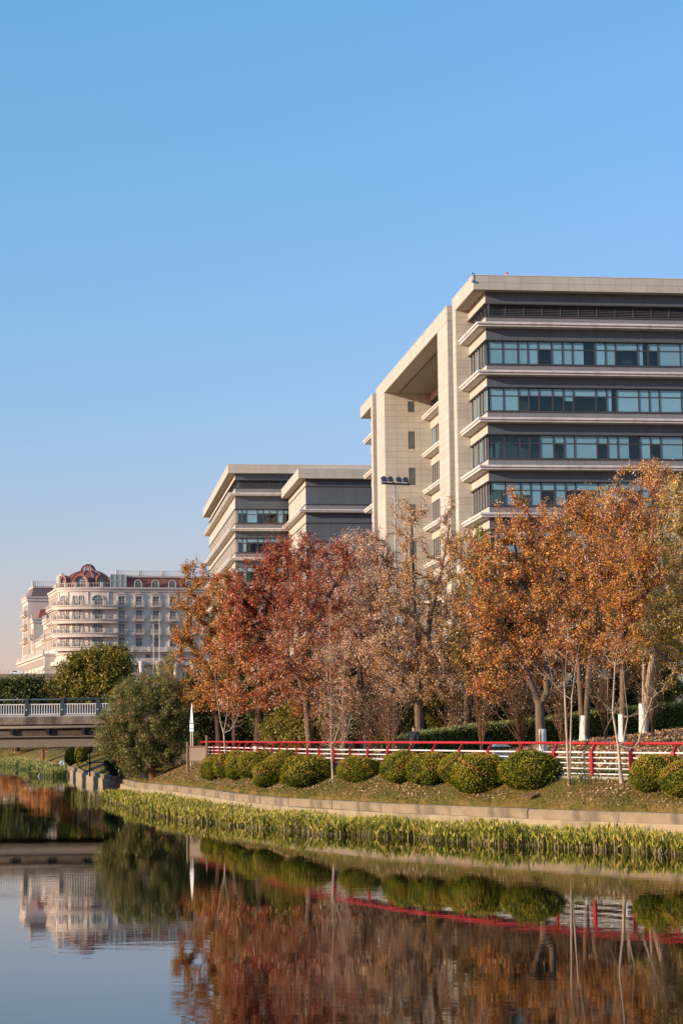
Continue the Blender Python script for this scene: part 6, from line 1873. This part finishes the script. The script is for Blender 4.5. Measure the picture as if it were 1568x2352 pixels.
# follow the slope: the core takes the height of the hedge line at each point
hz_ = hl[::4, 2]
V_ = []
for q, v in enumerate(m.v):
    zi = hz_[min(q // 4, len(hz_) - 1)]; V_.append((v[0], v[1], zi - .07 if v[2] > .5 else zi - 1.7))
m.v = V_
hd = m.build('hedge', M['bush_core'], None, (o3[0], o3[1], 0))
tag(hd, 'clipped green hedge climbing the slope behind the trunks', 'hedge')
link('foliage', quads_mesh('foliage', leaf_quads(rg, P - np.array([o3[0], o3[1], 0]), d, ln, ln * .5), M['leaf_hedge'], rg.beta(2, 2, n)), hd)

# ---- weeds between the two right saplings
p = ground_hit(1345, 1800); rg = np.random.default_rng(92); n = 700
P = np.stack([rg.normal(0, .5, n), rg.normal(0, .3, n), np.abs(rg.normal(0, .22, n))], -1); d = unit(rg.normal(size=(n, 3)) + np.array([0, 0, .9])); ln = rg.uniform(.05, .12, n)
o = link('weed_clump', quads_mesh('weed_clump', leaf_quads(rg, P, d, ln, ln * .35), M['leaf_oleander'], rg.uniform(0, .97, n)), None, (p[0], p[1] + .3, p[2]))
tag(o, 'small weedy shrub between two bare saplings', 'weed')

# ---- reeds along the wall
edge = np.array([(236, 1834, 1), (300, 1858, 1), (370, 1877, 1), (436, 1888, 1), (567, 1899, 1), (700, 1914, 1), (861, 1921, 1), (1060, 1936, 1), (1250, 1946, 1), (1568, 1964, 1), (1800, 1978, 1)], float)


def water_hit(x, y):
    d_ = CM3 @ np.array([(x - 784) / F, -(y - 1176) / F, -1.0]); t_ = -EYE / d_[2]; return d_[0] * t_, d_[1] * t_


EW = np.array([water_hit(x, y) for x, y, _ in edge])
Wn = np.array(WALL[1:12])[::-1]
ew = resample(EW, .25); wl = resample(np.concatenate([[EW[0] + np.array([.2, .8])], np.array([w for w in WALL if w[1] <= 114.6 and w[0] < 20])[::-1] - np.array([.5, .1])]), .25)
rg = np.random.default_rng(95)


def reed_points(n):
    t = rg.uniform(0, 1, n) ** .85; e = np.stack([np.interp(t, np.linspace(0, 1, len(ew)), ew[:, k]) for k in (0, 1)], -1); w = np.stack([np.interp(t, np.linspace(0, 1, len(wl)), wl[:, k]) for k in (0, 1)], -1)
    jit = .35 * np.sin(t * 140) + .3 * np.sin(t * 57 + 1); s = rg.uniform(0, 1, n)
    s = np.clip(s, 0, 1)[:, None]
    p = e * (1 - s) + w * s; dirn = unit(w - e); p = p + dirn * (jit * .6 * (1 - s[:, 0]))[:, None] + rg.normal(0, .05, (n, 2))
    keep = wall_dist(p[:, 0], p[:, 1]) < -.25
    return p[keep], s[keep, 0]


def make_reeds(name, label, p, s, hmin, hmax, leaves_per, lsize=(.20, .36), wide=.15, kind='stuff', mat='reed'):
    n = len(p)
    patch = .8 + .2 * np.sin(p[:, 0] * 1.1 + p[:, 1] * .7) * np.sin(p[:, 1] * .9 - p[:, 0] * .4)
    h = (hmin + (hmax - hmin) * rg.uniform(0, 1, n) ** .7) * patch
    base = np.concatenate([p, np.full((n, 1), -.05)], 1)
    lean = rg.normal(0, .16, (n, 2)); top = base + np.concatenate([lean * h[:, None], (h + .05)[:, None]], 1)
    sd = unit(np.concatenate([rg.normal(size=(n, 2)), np.zeros((n, 1))], 1)) * .011
    S = np.stack([base - sd, base + sd, top + sd * .7, top - sd * .7], 1)
    st = np.where(rg.uniform(0, 1, n) < .6, rg.uniform(.05, .17, n), rg.uniform(.2, .5, n))
    k = rg.integers(0, n, n * leaves_per)
    f = rg.uniform(.42, 1.0, len(k))[:, None]
    lb_ = base[k] * (1 - f) + top[k] * f
    d = unit(np.concatenate([rg.normal(0, .45, (len(k), 2)), rg.uniform(.55, 1.6, (len(k), 1))], 1)); ln = rg.uniform(*lsize, len(k))
    Lq = leaf_quads(rg, lb_, d, ln, ln * rg.uniform(wide * .8, wide * 1.5, len(k)), .25)
    lt = np.clip(rg.normal(.68, .17, len(k)) + .12 * np.sin(lb_[:, 0] * .8 + lb_[:, 1] * .5), .2, 1)
    lt[rg.uniform(0, 1, len(k)) < .06] = .98
    o = link(name, quads_mesh(name, np.concatenate([S, Lq]), M[mat], np.concatenate([st, lt])))
    return tag(o, label, 'reeds', None, kind)


p, s = reed_points(18500)
make_reeds('reeds', 'dense yellow green reeds in the water along the wall', p, s, .14, .62, 5, (.14, .28), .19)
# thin dry stems at the left tip
n = 260
t = rg.uniform(0, 1, n); q0 = np.array(water_hit(165, 1836)); q1 = np.array(water_hit(262, 1838))
p = q0 + (q1 - q0) * (t ** .6)[:, None] + rg.normal(0, .5, (n, 2))
make_reeds('dry_reeds', 'sparse dry reed stems standing in open water', p, t, .35, .8, 1, (.10, .2), .08)
# patches beyond the bridge
pts = []
for x, y, rx, ry, m_ in ((30, 1755, 45, 7, 2400), (85, 1764, 52, 5, 2200), (118, 1780, 52, 5, 1700)):
    a = rg.uniform(0, 6.28, m_); r = np.sqrt(rg.uniform(0, 1, m_)); q = np.array([water_hit(x + rx * rr * math.cos(aa), y + ry * rr * math.sin(aa)) for aa, rr in zip(a, r)]); pts.append(q)
p = np.concatenate(pts); p = p[wall_dist(p[:, 0], p[:, 1]) < -.3]
make_reeds('far_reeds', 'darker reed patches in the water under and beyond the bridge', p, None, .6, 1.1, 3, (.35, .6), .14, mat='leaf_hedge')

# ---- grass blades and fallen leaves
def on_bank(n, dmin, dmax, ymin=58, ymax=128, xmax=22):
    X = rg.uniform(-16, xmax, n * 6); Y = rg.uniform(ymin, ymax, n * 6); d = wall_dist(X, Y)
    k = (d > dmin) & (d < dmax) & (X > -.17 * Y - 1) & (X < .175 * Y + 1)
    return X[k][:n], Y[k][:n]


def drape(name, label, cat, X, Y, size, mat, upw, asp, tint, lift=.012):
    Z = ground_z(X, Y) + lift; n = len(X)
    d = unit(np.concatenate([rg.normal(size=(n, 2)), rg.normal(upw, .25, (n, 1))], 1)); ln = rg.uniform(*size, n)
    return tag(link(name, quads_mesh(name, leaf_quads(rg, np.stack([X, Y, Z], -1), d, ln, ln * asp, .3), M[mat], tint)), label, cat, None, 'stuff')


X, Y = on_bank(90000, .35, 6.0)
drape('grass', 'short dry yellow green grass on the bank', 'grass', X, Y, (.045, .12), 'grass', 1.3, .24, np.clip(.42 + .22 * bump2(X * .6, Y * .6) + rg.normal(0, .2, len(X)), 0, 1), -.01)
X, Y = on_bank(70000, .5, 5.5)
w_ = bump2(X * .8 + 3, Y * .8) + .5 * smooth(100, 112, Y) + 1.1 * np.exp(-((X - 8.6) ** 2 / 3.5 + (Y - 66.5) ** 2 / 6)) + rg.normal(0, .5, len(X)); k_ = w_ > .35
X, Y = X[k_], Y[k_]
drape('fallen_leaves', 'fallen tan leaves scattered on the grass bank', 'fallen leaves', X, Y, (.045, .10), 'litter', .25, .65, rg.uniform(0, 1, len(X)), .02)
X, Y = on_bank(26000, 6, 34, 70, 128, 24)
drape('leaf_litter', 'brown leaf litter under the trees behind the promenade', 'fallen leaves', X, Y, (.08, .16), 'litter', .3, .65, rg.beta(1.4, 1.8, len(X)), .02)
